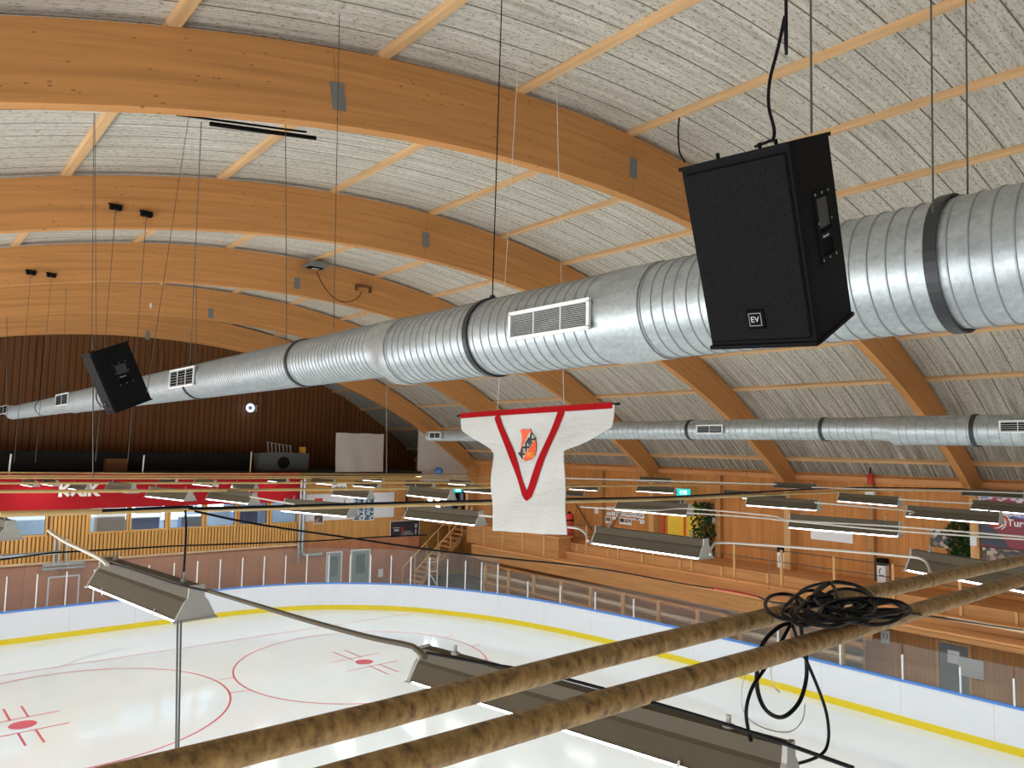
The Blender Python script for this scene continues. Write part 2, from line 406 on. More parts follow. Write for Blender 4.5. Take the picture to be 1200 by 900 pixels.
mb = MB(); mb.box((-5.6, -12, -.30), (31, YEND+.4, -.04), M['floor']); struct(mb, 'floor')
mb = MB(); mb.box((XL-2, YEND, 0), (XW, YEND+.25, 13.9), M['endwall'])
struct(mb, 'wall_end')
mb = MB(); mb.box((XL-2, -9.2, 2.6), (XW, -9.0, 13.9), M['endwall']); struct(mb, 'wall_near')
for px in (40, 184, 303, 400):
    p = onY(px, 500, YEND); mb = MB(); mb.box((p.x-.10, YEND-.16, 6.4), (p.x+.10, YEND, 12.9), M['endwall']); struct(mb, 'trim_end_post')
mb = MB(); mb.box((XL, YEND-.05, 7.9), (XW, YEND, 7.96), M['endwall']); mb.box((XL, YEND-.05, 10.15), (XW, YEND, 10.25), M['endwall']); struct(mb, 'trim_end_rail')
mb = MB(); mb.box((XW, -9, 0), (XW+.25, YEND+.25, 7.2), M['pinewall']); struct(mb, 'wall_right')
mb = MB(); mb.box((XW-.14, -9, 6.86), (XW, YEND, 7.06), M['benchtop']); struct(mb, 'trim_right_plate')
# pilasters on the right wall: slim ones at mid bay, broad ones under the arch feet, trough light put into their paler wood
for Y in (26.39, 19.41, 12.82, 33.6):
    mb = MB(); mb.box((XW-.24, Y-.13, 3.3), (XW, Y+.13, 6.86), M['bench']); struct(mb, 'trim_right_post')
for Y in ARCH_Y:
    mb = MB(); mb.box((XW-.55, Y-.13, 3.3), (XW, Y+.13, roof_z(XW-.55, RB)+.25), M['post']); struct(mb, 'trim_arch_foot')

# ------------------------------------------------------------------ ice and markings
BP = [(-12, 23.73), (10, 23.73), (14, 23.70), (18, 23.58), (21, 23.33), (24, 22.88), (26.6, 22.20), (29.0, 21.20), (31.2, 19.85), (32.9, 18.1), (34.1, 16.2), (34.75, 14.0), (34.92, 11.5), (34.92, 4), (34.92, 0), (34.4, -2.2), (33.0, -3.9), (31, -4.9), (28, -5.2), (-12, -5.2)]
BPv = [Vector((x, y, 0)) for y, x in BP]
BPATH = [BPv[0]] + smooth_path(BPv[1:-1], 6) + [BPv[-1]]
mb = MB()
mb.add([(p.x, p.y, 0.0) for p in BPATH], [list(range(len(BPATH)))], M['ice'])
mb.add([(-5.3, -12, -.03), (24, -12, -.03), (24, 35, -.03), (-5.3, 35, -.03)], [(0, 1, 2, 3)], M['ice'])
def ring(cx, cy, r, w, m, a0=0, a1=2*pi, z=.004, n=96):
    P = []
    for i in range(n+1):
        a = a0+(a1-a0)*i/n
        P += [(cx+(r-w/2)*cos(a), cy+(r-w/2)*sin(a), z), (cx+(r+w/2)*cos(a), cy+(r+w/2)*sin(a), z)]
    mb.add(P, [[2*i, 2*i+1, 2*i+3, 2*i+2] for i in range(n)], m)
def seg(a, b, w, m, z=.004):
    a = Vector((a[0], a[1], z)); b = Vector((b[0], b[1], z)); d = (b-a).normalized(); s = Vector((-d.y, d.x, 0))*w/2
    mb.add([a-s, b-s, b+s, a+s], [(0, 1, 2, 3)], m)
def disc(cx, cy, r, m, z=.005):
    mb.add([(cx+r*cos(2*pi*i/40), cy+r*sin(2*pi*i/40), z) for i in range(40)], [list(range(40))], m)
def pxseg(a, b, w, m): seg(onZ(*a, 0), onZ(*b, 0), w, m)
ring(4.72, 25.3, 4.43, .06, M['icered']); ring(14.13, 24.85, 4.5, .055, M['icered'])
disc(3.6, 25.04, .34, M['icered']); disc(14.13, 24.86, .32, M['icered'])
seg((-5.1, 30.55), (20.1, 30.6), .05, M['icered'])
for a, b in (((0, 846.5), (70, 833)), ((0, 863.5), (81, 847)), ((4, 831), (12, 845)), ((25, 827.5), (33, 840)), ((21, 859), (30, 874)), ((42, 855.5), (52, 870))):
    pxseg(a, b, .06, M['icered'])
for a, b in (((386, 777), (445, 765)), ((406, 787), (467, 774)), ((390, 764), (414, 774)), ((404, 762), (423, 770)), ((432, 780), (455, 790.5)), ((445, 779), (467, 787.5)),
             ((257, 797), (275, 794)), ((267, 812.5), (293, 809)), ((521, 747), (531, 744.5)), ((553, 757), (563, 754.5))):
    pxseg(a, b, .05, M['icered'])
ring(8.0, 28.6, 3.2, .10, M['icegrey'], 1.7, 3.0, .003, 30); ring(2.7, 27.0, 2.2, .09, M['icegrey'], 2.0, 4.2, .003, 30); ring(6.2, 24.5, 4.4, .08, M['icegrey'], 3.7, 4.6, .003, 30)
o = struct(mb, 'floor_ice')

# ------------------------------------------------------------------ dasher boards, posts, glass
def path_len(P):
    L = [0]
    for a, b in zip(P, P[1:]): L.append(L[-1]+(b-a).length)
    return L
BL = path_len(BPATH)
def at_len(s):
    for i in range(len(BL)-1):
        if BL[i+1] >= s:
            t_ = (s-BL[i])/(BL[i+1]-BL[i]); return BPATH[i].lerp(BPATH[i+1], t_), (BPATH[i+1]-BPATH[i]).normalized()
    return BPATH[-1], (BPATH[-1]-BPATH[-2]).normalized()
def sweep(mb, z0, z1, o0, o1, m, s0=None, s1=None, step=.5):
    """wall section along the rink edge: height z0..z1, outward offset o0..o1"""
    s0 = 0 if s0 is None else s0; s1 = BL[-1] if s1 is None else s1; nn = max(2, int((s1-s0)/step)); P = []
    for i in range(nn+1):
        p, d = at_len(s0+(s1-s0)*i/nn); nrm = Vector((d.y, -d.x, 0))
        for off, z in ((o0, z0), (o1, z0), (o1, z1), (o0, z1)):
            q = p+nrm*off; P.append((q.x, q.y, z))
    fs = [[4*i+k, 4*i+(k+1) % 4, 4*i+4+(k+1) % 4, 4*i+4+k] for i in range(nn) for k in range(4)] + [[3, 2, 1, 0], [4*nn, 4*nn+1, 4*nn+2, 4*nn+3]]
    mb.add(P, fs, m)
rb = thing('rink_barrier', 'white rink boards with yellow kick strip, blue cap and clear glass around the ice', 'rink boards', (23.73, 10, 0))
def bpart(mb, name): o = mb.build(name, rb); o.location = -Vector((23.73, 10, 0)); return o
mb = MB(); sweep(mb, 0, 1.20, 0, .12, M['board'])
for s in [x*2.44 for x in range(4, 40)]:
    p, d = at_len(s); nrm = Vector((d.y, -d.x, 0)); a = p-nrm*.001; P = [a-d*.004, a+d*.004]
    mb.add([(P[0].x, P[0].y, .24), (P[1].x, P[1].y, .24), (P[1].x, P[1].y, 1.2), (P[0].x, P[0].y, 1.2)], [(0, 1, 2, 3)], M['lettergrey'])
bpart(mb, 'dasher_board')
mb = MB(); sweep(mb, 0, .21, -.018, 0, M['yellow']); bpart(mb, 'kick_strip')
mb = MB(); sweep(mb, 1.20, 1.26, -.02, .14, M['blue']); bpart(mb, 'cap_rail')
# lengths where the posts stand: right side about every 2.2 m, far end every 1.02 m
def s_of(px, py, z):
    d = ray(px, py); best = None
    for i in range(len(BL)-1):
        m_ = (BPATH[i]+BPATH[i+1])/2; e = abs(m_.x*d.y-m_.y*d.x)/sqrt(d.x**2+d.y**2)
        if m_.x*d.x+m_.y*d.y < 0: continue
        if best is None or e < best[0]: best = (e, i, d)
    i = best[1]; a, b = BPATH[i], BPATH[i+1]
    den = (b.x-a.x)*d.y-(b.y-a.y)*d.x; t_ = -(a.x*d.y-a.y*d.x)/den if abs(den) > 1e-9 else .5
    return BL[i]+t_*(BL[i+1]-BL[i])
short_px = [1188, 1125, 1057, 984, 911, 850, 742, 697, 656, 618]
tall_px = [583, 564, 545, 524, 503, 481, 458, 434, 410, 385, 359.4, 334.6, 309.6, 284.3, 258.3, 231.6, 204.3, 175, 143, 111.3, 79, 44.6, 9]
ymid = {1188: 808, 1125: 795, 1057: 780, 984: 765, 911: 750, 850: 735, 742: 712, 697: 700, 656: 692, 618: 685}
SL = [s_of(x, ymid.get(x, 668), 1.6) for x in short_px]
ST = [s_of(x, 668, 1.8) for x in tall_px]
SL = [SL[0]-2*k*2.2 for k in (2, 1.5, 1, .5)] + SL
ST = ST + [ST[-1]+1.02*k for k in range(1, 7)]
def post(s, h):
    p, d = at_len(s); nrm = Vector((d.y, -d.x, 0)); q = p+nrm*.04; mb = MB(); P = []
    for z in (1.26, 1.26+h):
        for a, b in ((-.022, -.022), (.022, -.022), (.022, .022), (-.022, .022)): v_ = q+d*a+nrm*b; P.append((v_.x, v_.y, z))
    mb.add(P, [(3, 2, 1, 0), (4, 5, 6, 7), (0, 1, 5, 4), (1, 2, 6, 5), (2, 3, 7, 6), (3, 0, 4, 7)], M['gpost']); bpart(mb, 'glass_post')
for s in SL: post(s, .72)
for s in ST: post(s, 1.32)
def pane(s0, s1, h):
    mb = MB(); sweep(mb, 1.26, 1.26+h, .055, .067, M['glass'], s0+.02, s1-.02, .4); sweep(mb, 1.26+h, 1.268+h, .053, .069, M['wire'], s0+.02, s1-.02, .4); bpart(mb, 'glass_pane')
allp = [(s, 1.02) for s in SL]
for a, b in zip(SL, SL[1:]): pane(a, b, 1.02)
pane(SL[-1], ST[0], 1.02)
for a, b in zip(ST, ST[1:]): pane(a, b, 1.62)

# ------------------------------------------------------------------ right-hand stand
YS0, YS1 = -9.0, 33.0
def stand_thing(name, label, cat): return thing(name, label, cat, (25.6, 12, 0))
st = stand_thing('spectator_stand', 'stepped wooden spectator stand along the right-hand wall', 'grandstand')
def spart(mb, name, parent=None):
    o = mb.build(name, parent or st)
    if parent is None: o.location = -Vector((25.6, 12, 0))
    return o
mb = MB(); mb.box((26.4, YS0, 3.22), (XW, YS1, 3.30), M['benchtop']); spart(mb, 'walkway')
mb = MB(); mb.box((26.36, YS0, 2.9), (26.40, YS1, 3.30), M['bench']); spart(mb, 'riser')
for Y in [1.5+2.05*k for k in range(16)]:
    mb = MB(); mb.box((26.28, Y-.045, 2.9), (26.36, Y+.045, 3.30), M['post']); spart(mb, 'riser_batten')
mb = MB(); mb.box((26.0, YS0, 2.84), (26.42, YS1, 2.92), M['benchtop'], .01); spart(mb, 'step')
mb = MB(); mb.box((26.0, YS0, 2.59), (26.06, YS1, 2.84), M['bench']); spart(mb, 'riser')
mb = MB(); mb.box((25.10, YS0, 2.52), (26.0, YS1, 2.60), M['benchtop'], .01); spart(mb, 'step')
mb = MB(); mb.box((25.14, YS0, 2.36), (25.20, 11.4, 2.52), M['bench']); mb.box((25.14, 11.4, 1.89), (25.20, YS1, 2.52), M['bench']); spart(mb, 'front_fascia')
for Y in [-1.0+2.4*k for k in range(6)]:
    mb = MB(); mb.prism([(25.2, 2.5), (26.18, 2.5), (26.18, 2.15), (25.9, 2.3)], Y-.05, Y+.05, 1, M['bench']); spart(mb, 'bracket')
# guard posts and rails on the walkway edge
for Y in [1.0+2.04*k for k in range(14)]:
    mb = MB(); mb.box((26.30, Y-.04, 2.9), (26.38, Y+.04, 4.25), M['post']); spart(mb, 'guard_post')
for z in (4.22, 3.80):
    mb = MB(); mb.tube([(26.34, YS0, z), (26.34, 30, z)], .018, M['wire'], 6); spart(mb, 'guard_rail')
mb = MB(); mb.box((25.55, -6, 2.86), (25.66, 9.3, 2.97), M['paleply'], .02); spart(mb, 'hand_rail')
# enclosed stall at the far end of the stand
tb = thing('timber_stall', 'boxed timber stall front at the far end of the stand, behind the jersey', 'stall', (25.9, 30.0, 2.6))
mb = MB(); mb.box((25.55, 26.6, 2.6), (25.65, 34.0, 3.55), M['bench']); mb.box((25.65, 26.6, 2.6), (26.4, 26.7, 3.55), M['bench']); o = mb.build('front_panel', tb); o.location = -Vector((25.9, 30.0, 2.6))
mb = MB(); mb.box((25.5, 26.5, 3.55), (26.5, 34.0, 3.62), M['benchtop']); o = mb.build('counter', tb); o.location = -Vector((25.9, 30.0, 2.6))
for Y in (27.6, 29.2, 30.8, 32.4):
    mb = MB(); mb.box((25.50, Y-.05, 2.6), (25.55, Y+.05, 3.8), M['post']); o = mb.build('stud', tb); o.location = -Vector((25.9, 30.0, 2.6))
# wall, doors and benches beneath the stand
mb = MB(); mb.box((26.2, YS0, 0), (26.3, 11.4, 2.30), M['understand']); mb.box((26.12, YS0, 2.22), (26.3, 11.4, 2.42), M['bench']); struct(mb, 'wall_understand')
mb = MB(); mb.box((26.2, 11.4, 0), (26.3, YS1, 2.52), M['bench']); struct(mb, 'wall_understand_far')
def door(y, m, label, w=.85, zt=2.03, cat='door', win=False):
    t_ = thing('changing_room_door', label, cat, (26.2, y, 0))
    b = MB(); b.box((-.05, -w/2, .02), (-.002, w/2, zt), m, .008); b.build('door_leaf', t_)
    f = MB(); f.box((-.07, -w/2-.08, 0), (-.002, -w/2, zt+.08), M['post']); f.box((-.07, w/2, 0), (-.002, w/2+.08, zt+.08), M['post']); f.box((-.07, -w/2, zt), (-.002, w/2, zt+.08), M['post']); f.build('door_frame', t_)
    h = MB(); h.tube([(-.05, w*.38, 1.0), (-.10, w*.38, 1.0), (-.10, w*.24, 1.0)], .012, M['galvdull'], 6); h.build('door_handle', t_)
    if win: g = MB(); g.box((-.056, -w*.2, 1.45), (-.05, w*.2, 1.85), M['paper']); g.build('notice', t_)
    return t_
door(9.35, M['doorgrey'], 'dark grey door under the stand with a white notice on it', win=True)
door(12.6, M['doorgrey'], 'dark door under the stand below the cable coil')
sg = thing('door_number_sign', 'small white sign reading 13 on the wall under the stand', 'sign', tuple(onX(1037.5, 746, 26.14)))
mb = MB(); mb.box((-.012, -.14, -.21), (.0, .14, .21), M['paper']); mb.build('sign_board', sg)
text_mesh('lettering', '13', .22, M['navy'], sg, frame((-.014, 0, 0), (0, -1, 0), (0, 0, 1)), .002)
p = onX(1138, 783, 26.14); mb = MB(); mb.box((p.x-.02, p.y-.35, p.z-.28), (p.x, p.y+.35, p.z+.28), M['whitewall']); tag(mb.build('notice_board'), 'pale notice board on the plank wall right of the dark door', 'notice board')
# low bench and yellowish uprights behind the side glass
lb = thing('players_bench', 'long low bench with pale planks behind the side glass', 'bench', (24.9, 20, 0))
for z, m, xx in ((1.28, 'paleply', 24.95), (1.72, 'bench', 25.05), (.9, 'bench', 24.75)):
    mb = MB(); mb.box((xx-.2-24.9, 11.6-20, z-.03), (xx+.1-24.9, 31.5-20, z+.03), M[m]); mb.box((xx+.06-24.9, 11.6-20, z-.18), (xx+.1-24.9, 31.5-20, z-.03), M[m]); mb.build('seat_plank', lb)
for k in range(11):
    y = 12.2+1.9*k; mb = MB(); mb.box((-.25, y-.06-20, 0), (-.13, y+.06-20, 1.78), M['post']); mb.build('upright', lb)

# ------------------------------------------------------------------ far end: slat wall, windows, banner, platform
YF = 37.1
mb = MB(); mb.box((-9.3, YF, 0), (24.4, YF+.2, 2.70), M['ply']); struct(mb, 'wall_far_lower')
xs_r = onY(351, 600, YF).x
mb = MB()
wins = [(6, 54), (106.5, 149), (154, 194), (200, 237), (242.5, 275.5), (280.5, 313), (318, 348)]
WX = [(onY(a, 605, YF).x, onY(b, 605, YF).x) for a, b in wins]
zwb, zwt = 3.88, 4.95
edges = [-9.3] + [v for ab in WX for v in ab] + [xs_r]
mb.box((-9.3, YF+.02, 2.70), (xs_r, YF+.2, zwb), M['slatback']); mb.box((-9.3, YF+.02, zwt), (xs_r, YF+.2, 6.3), M['slatback'])
for a, b in zip(edges[::2], edges[1::2]): mb.box((a, YF+.02, zwb), (b, YF+.2, zwt), M['slatback'])
x = -9.2
while x < xs_r-.05:
    inw = any(a-.06 < x < b+.02 for a, b in WX)
    if inw: mb.box((x, YF-.03, 2.72), (x+.10, YF+.02, zwb-.04), M['slat'])
    else: mb.box((x, YF-.03, 2.72), (x+.10, YF+.02, zwt+.1), M['slat'])
    x += .15
struct(mb, 'wall_far_slats')
mb = MB(); mb.box((-9.3, YF-.10, 2.66), (xs_r+.1, YF-.02, 2.74), M['paleply']); struct(mb, 'trim_far_ledge')
for i, (a, b) in enumerate(WX):
    w = MB(); f = .07
    w.box((a-f, YF-.06, zwb-f), (b+f, YF+.1, zwb), M['slat']); w.box((a-f, YF-.06, zwt), (b+f, YF+.1, zwt+f), M['slat'])
    w.box((a-f, YF-.06, zwb), (a, YF+.1, zwt), M['slat']); w.box((b, YF-.06, zwb), (b+f, YF+.1, zwt), M['slat'])
    w.box((a, YF+.04, zwb), (b, YF+.05, zwt), M['winglass']); struct(w, 'window_%d' % (i+1))
# lit cafe room behind the windows
yb = YF+4.2
for lo_, hi_, m_ in (((1.5, yb, 2.9), (xs_r, yb+.1, 6.1), 'bluish'), ((1.4, YF+.2, 2.9), (1.5, yb, 6.1), 'bluish'), ((xs_r, YF+.2, 2.9), (xs_r+.12, yb, 6.1), 'bluish')):
    mb = MB(); mb.box(lo_, hi_, M[m_]); struct(mb, 'wall_cafe')
mb = MB(); mb.box((1.4, YF+.2, 2.8), (xs_r+.12, yb+.1, 2.9), M['tan']); struct(mb, 'floor_cafe')
mb = MB(); mb.box((1.4, YF+.2, 6.1), (xs_r+.12, yb+.1, 6.2), M['whitewall']); struct(mb, 'ceiling_cafe')
for i, (x0, x1, z0_, z1_) in enumerate(((8.6, 10.1, 4.0, 5.2), (11.4, 12.6, 3.9, 5.2), (13.2, 14.5, 4.2, 5.3))):
    w = MB(); w.box((x0, yb-.03, z0_), (x1, yb-.005, z1_), M['roomwin']); w.box((x0-.06, yb-.06, z0_-.06), (x1+.06, yb-.03, z0_), M['white']); w.box((x0-.06, yb-.06, z1_), (x1+.06, yb-.03, z1_+.06), M['white']); w.box(((x0+x1)/2-.03, yb-.05, z0_), ((x0+x1)/2+.03, yb-.03, z1_), M['white']); struct(w, 'window_cafe_%d' % (i+1))
for i, (x0, m, lab, hgt) in enumerate(((7.9, 'tan', 'grey partition seen through the second cafe window', 2.2), (9.4, 'roombox', 'blue cafe counter seen through the third window', 1.35), (11.6, 'roombox', 'blue cafe table seen through the fourth window', 1.3), (14.2, 'roombox', 'blue cafe bench seen through the sixth window', 1.45))):
    b = MB(); b.box((x0, YF+1.6, 2.9), (x0+1.2, YF+2.2, 2.9+hgt), M[m], .02); b.box((x0-.08, YF+1.5, 2.9+hgt), (x0+1.28, YF+2.3, 2.95+hgt), M['white']); tag(b.build('cafe_counter'), lab, 'furniture')
ld = bpy.data.lights.new('cafe_lamp', 'AREA'); ld.energy = 480; ld.size = 3; ld.size_y = 9; ld.shape = 'RECTANGLE'; ld.color = (.82, .91, 1)
lo = bpy.data.objects.new('cafe_lamp', ld); COL.objects.link(lo); lo.location = (9.5, YF+2.2, 6.05); lo.rotation_euler = (0, 0, pi/2)
# red banner with the club letters
bx1 = onY(351, 570, YF-.09).x
bn = thing('red_banner', 'long red banner with white KXIK lettering above the far windows', 'banner', (6, YF-.09, 4.93))
mb = MB(); mb.box((-9.3-6, -.03, -.02), (bx1-6, .03, 1.50), M['red'], .01)
mb.build('banner_cloth', bn)
pb = onY(92.5, 575, YF-.12)
text_mesh('lettering', 'KXIK', .72, M['lettering'], bn, frame((pb.x-6, -.034, pb.z-4.93), (1, 0, 0), (0, 0, 1)), .004, sx=.95, bold=.034)
# platform over the cafe
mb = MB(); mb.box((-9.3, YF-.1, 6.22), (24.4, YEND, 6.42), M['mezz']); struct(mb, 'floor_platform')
mb = MB(); mb.box((-9.3, 40.5, 6.42), (15.6, 41.1, 7.35), M['tarp'], .05); tag(mb.build('covered_stack'), 'long black sheeted stack stored on the dark platform', 'stored goods')
for px, lab in ((10.5, 'short white railing stub nearest the frame edge on the dark platform'), (167, 'short white railing stub above the far speaker side of the red banner'), (293, 'short pale wooden stub upright below the ring lamp')):
    p = onY(px, 553, YF+.2); mb = MB(); mb.tube([(p.x, p.y, 6.42), (p.x+.03, p.y, 7.45 if px > 200 else 7.25)], .035, M['white'] if px < 200 else M['paleply'], 8); tag(mb.build('railing_post'), lab, 'post')
mb = MB(); mb.box((8.35, 39.6, 6.42), (9.25, 40.3, 7.0), M['cardboard'], .01); mb.box((8.33, 39.58, 6.98), (9.27, 40.32, 7.02), M['cardboard']); tag(mb.build('cardboard_box'), 'brown cardboard box on the dark platform above the red banner', 'box')
ml = thing('aluminium_ladder', 'aluminium ladder lying on its side on the dark platform', 'ladder', (17.3, 40.6, 7.35))
for dz, dx in ((0.0, 0), (.5, -.1)):
    mb = MB(); mb.tube([(-.75+dx, 0, dz+.03 if dz == 0 else dz+.12), (.75+dx, 0, dz+.03 if dz == 0 else dz-.10)], .02, M['galv'], 6); mb.build('stile', ml)
for k in range(7):
    x = -.7+k*.22; mb = MB(); mb.tube([(x, 0, .03), (x-.06, 0, .60-.033*k)], .024, M['whitewall'], 6); mb.build('rung', ml)
mc = thing('ventilation_unit', 'bulky dark grey ventilation unit on the platform below the ladder', 'machine', (17.2, 40.4, 6.42))
mb = MB(); mb.box((-1.35, -.5, 0), (1.5, .5, .92), M['doorgrey'], .03); mb.build('casing', mc)
mb = MB(); mb.tube([(0, -.56, .42), (0, -.5, .42)], .33, M['tarp'], 24); mb.build('fan_opening', mc)
mb = MB(); mb.box((-1.35, -.53, .86), (1.5, -.5, .95), M['plate']); mb.build('top_flange', mc)
mb = MB(); mb.box((18.35, 40.2, 7.36), (18.62, 40.5, 7.72), M['gold']); tag(mb.build('wooden_block'), 'small ochre block beside the ladder end on the platform', 'block')
rl = thing('ring_lamp', 'glowing blue-white ring lamp on the dark end wall', 'lamp', tuple(onY(293, 478, YEND-.35)))
mb = MB(); P = []; R1, R2 = .19, .06; nn, mm = 28, 10
for i in range(nn):
    for j in range(mm):
        a = 2*pi*i/nn; b = 2*pi*j/mm; P.append(((R1+R2*cos(b))*cos(a), R2*sin(b)-.05, (R1+R2*cos(b))*sin(a)))
mb.add(P, [[i*mm+j, ((i+1) % nn)*mm+j, ((i+1) % nn)*mm+(j+1) % mm, i*mm+(j+1) % mm] for i in range(nn) for j in range(mm)], M['ringlamp'], smooth=True); mb.build('light_ring', rl)
mb = MB(); mb.tube([(0, -.02, 0), (0, .1, 0)], .15, M['plate'], 20); mb.build('lamp_back', rl)
mb = MB(); mb.tube([(0, .1, 0), (.45, .15, 0), (.45, .33, 0)], .03, M['galvdull'], 8); mb.box((.38, .2, -.2), (.52, .33, .2), M['galvdull']); mb.build('bracket', rl)
# white gable sheets in the last arch
p0, p1 = onY(395, 507, 37.0), onY(449, 555, 37.0)
ws = thing('white_sheet', 'square white sheet hung in front of the dark platform', 'sheet', (p0.x, 37.0, 6.42))
mb = MB(); P = []; U = []
for i in range(13):
    for j in range(11):
        x = (p1.x-p0.x)*i/12; z = (p0.z-6.42)*j/10; P.append((x-.04*(j/10), .03*sin(i*1.1+j*.3)*(.4+.6*(1-j/10)), z)); U.append((i, j))
mb.add(P, [[i*11+j, (i+1)*11+j, (i+1)*11+j+1, i*11+j+1] for i in range(12) for j in range(10)], M['sheet'], smooth=True)
mb.add([(q[0], q[1]+.03, q[2]) for q in P], [[i*11+j+1, (i+1)*11+j+1, (i+1)*11+j, i*11+j] for i in range(12) for j in range(10)], M['sheet'], smooth=True)
mb.build('cloth', ws)
mb = MB(); mb.tube([(-.05, .02, p0.z-6.42), (p1.x-p0.x, .02, p0.z-6.42)], .025, M['wire'], 6); mb.build('top_batten', ws)
mb = MB(); gx0 = onY(490, 540, 37.43).x; P = []; nn = 12; Yg = 37.43
for Yq in (Yg, Yg+.08):
    P += [(gx0, Yq, 5.8)] + [(gx0+(28.4-gx0)*i/nn, Yq, max(5.8, roof_z(gx0+(28.4-gx0)*i/nn, RB)+.35)) for i in range(nn+1)] + [(28.4, Yq, 5.8)]
k = nn+3
mb.add(P, [list(range(k)), list(range(2*k-1, k-1, -1))] + [[i, k+i, k+(i+1) % k, (i+1) % k] for i in range(k)], M['gable']); struct(mb, 'wall_gable_panel')
# right of the cafe: white walls, pine dado, posters, doors, stair
mb = MB(); a = onY(362, 590, YF).x; b = onY(463, 590, YF).x
mb.box((xs_r+.05, YF+.1, 2.70), (24.4, YF+.3, 3.85), M['pinefar']); mb.box((xs_r+.05, YF+.1, 5.25), (24.4, YF+.3, 6.22), M['pinefar']); struct(mb, 'wall_far_dado')
mb = MB(); mb.box((xs_r+.05, YF+.12, 3.85), (b, YF+.3, 5.25), M['whitewall']); mb.box((b, YF+.1, 3.85), (b+.75, YF+.3, 5.25), M['bench']); struct(mb, 'wall_far_white')
def poster(px0, py0, px1, py1, Y, m, name, label, cat='poster', th=.02):
    p, q = onY(px0, py0, Y), onY(px1, py1, Y); c = (p+q)/2; hw = abs(q.x-p.x)/2; hh = abs(q.z-p.z)/2
    t_ = thing(name, label, cat, (c.x, Y, c.z)); b_ = MB(); b_.box((-hw, 0, -hh), (hw, th, hh), M[m]); b_.build('print', t_)
    f_ = MB(); e = .025
    f_.box((-hw-e, -.004, -hh-e), (hw+e, th+.004, -hh), M['white']); f_.box((-hw-e, -.004, hh), (hw+e, th+.004, hh+e), M['white']); f_.box((-hw-e, -.004, -hh), (-hw, th+.004, hh), M['white']); f_.box((hw, -.004, -hh), (hw+e, th+.004, hh), M['white']); f_.build('poster_frame', t_); return t_
poster(415.5, 583, 425.5, 609, YF+.06, 'pattern', 'framed_poster', 'tall blue-grey patterned poster on the white far wall, one nearer the cafe')
poster(427.5, 583, 437.5, 609, YF+.06, 'pattern', 'framed_poster', 'tall blue-grey patterned poster on the white far wall, one nearer the stairs')
cp = poster(458, 611.5, 490.5, 634, YF+.05, 'photodark', 'car_poster', 'large dark poster of a car with white lettering on the far pine wall')
hw = (onY(490.5, 620, YF+.05)-onY(458, 620, YF+.05)).x/2
mb = MB()
for x0, x1, z0_, z1_, m in ((-.35, .55, -.28, -.08, 'doorgrey'), (-.15, .42, -.08, .03, 'doorgrey'), (-.22, -.12, -.15, .25, 'redpaint'), (-.7, -.4, .05, .15, 'lettergrey'), (-.8, -.35, .22, .26, 'lettergrey'), (.65, .8, .2, .4, 'lettergrey'), (.68, .75, -.2, .1, 'lettergrey'), (-.32, -.24, -.3, -.1, 'lettering')):
    mb.box((x0*hw*1.1, -.008, z0_), (x1*hw*1.1, 0, z1_), M[m])
mb.build('print_detail', cp)
poster(368.5, 584, 378, 592, YF+.06, 'redpaint', 'framed_poster', 'small red framed print on the far wall beside the cafe, upper of the two')
poster(368.5, 604, 378, 613, YF+.06, 'photo', 'framed_poster', 'small photo print on the far wall beside the cafe, lower of the two')
mb = MB(); p = onY(397.5, 571, YF-.6); mb.box((p.x-.42, YF-.62, p.z-.24), (p.x+.42, YF-.58, p.z+.24), M['paper']); q = mb.build('hanging_sign'); tag(q, 'small white hanging sign with black figures above the far walkway', 'sign')
mb = MB()
for k in range(5): mb.box((p.x-.34+.15*k, YF-.626, p.z-.14), (p.x-.26+.15*k, YF-.618, p.z+.02+.03*(k % 2)), M['ink'])
mb.build('figures', q)
for (a, b, m, lab) in ((382, 399, 'doorgreen', 'grey-green glazed door under the far pine wall, behind a rink post'), (410.5, 432, 'doorgreen', 'grey-green glazed door under the far pine wall with a pale frame')):
    p, q = onY(a, 690, YF), onY(b, 650, YF); t_ = thing('glazed_door', lab, 'door', ((p.x+q.x)/2, YF-.02, 0)); w = (q.x-p.x)/2
    mb = MB(); mb.box((-w, -.04, .02), (w, 0, 2.12), M[m], .01); mb.build('door_leaf', t_)
    mb = MB(); mb.box((-w-.08, -.06, 0), (-w, 0, 2.2), M['whitewall']); mb.box((w, -.06, 0), (w+.08, 0, 2.2), M['whitewall']); mb.box((-w, -.06, 2.12), (w, 0, 2.2), M['whitewall']); mb.build('door_frame', t_)
    mb = MB(); mb.box((-w*.55, -.05, .9), (w*.55, -.04, 1.95), M['winglass']); mb.build('door_glass', t_)
    mb = MB(); mb.tube([(w*.75, -.04, 1.02), (w*.75, -.1, 1.02), (w*.5, -.1, 1.02)], .015, M['galvdull'], 6); mb.build('door_handle', t_)
p = onY(446, 671.5, YF-.01); mb = MB(); mb.box((p.x-.15, YF-.03, p.z-.22), (p.x+.15, YF-.005, p.z+.22), M['paper']); tag(mb.build('notice_sheet'), 'white notice sheet on the brown wall between rink glass posts', 'notice')
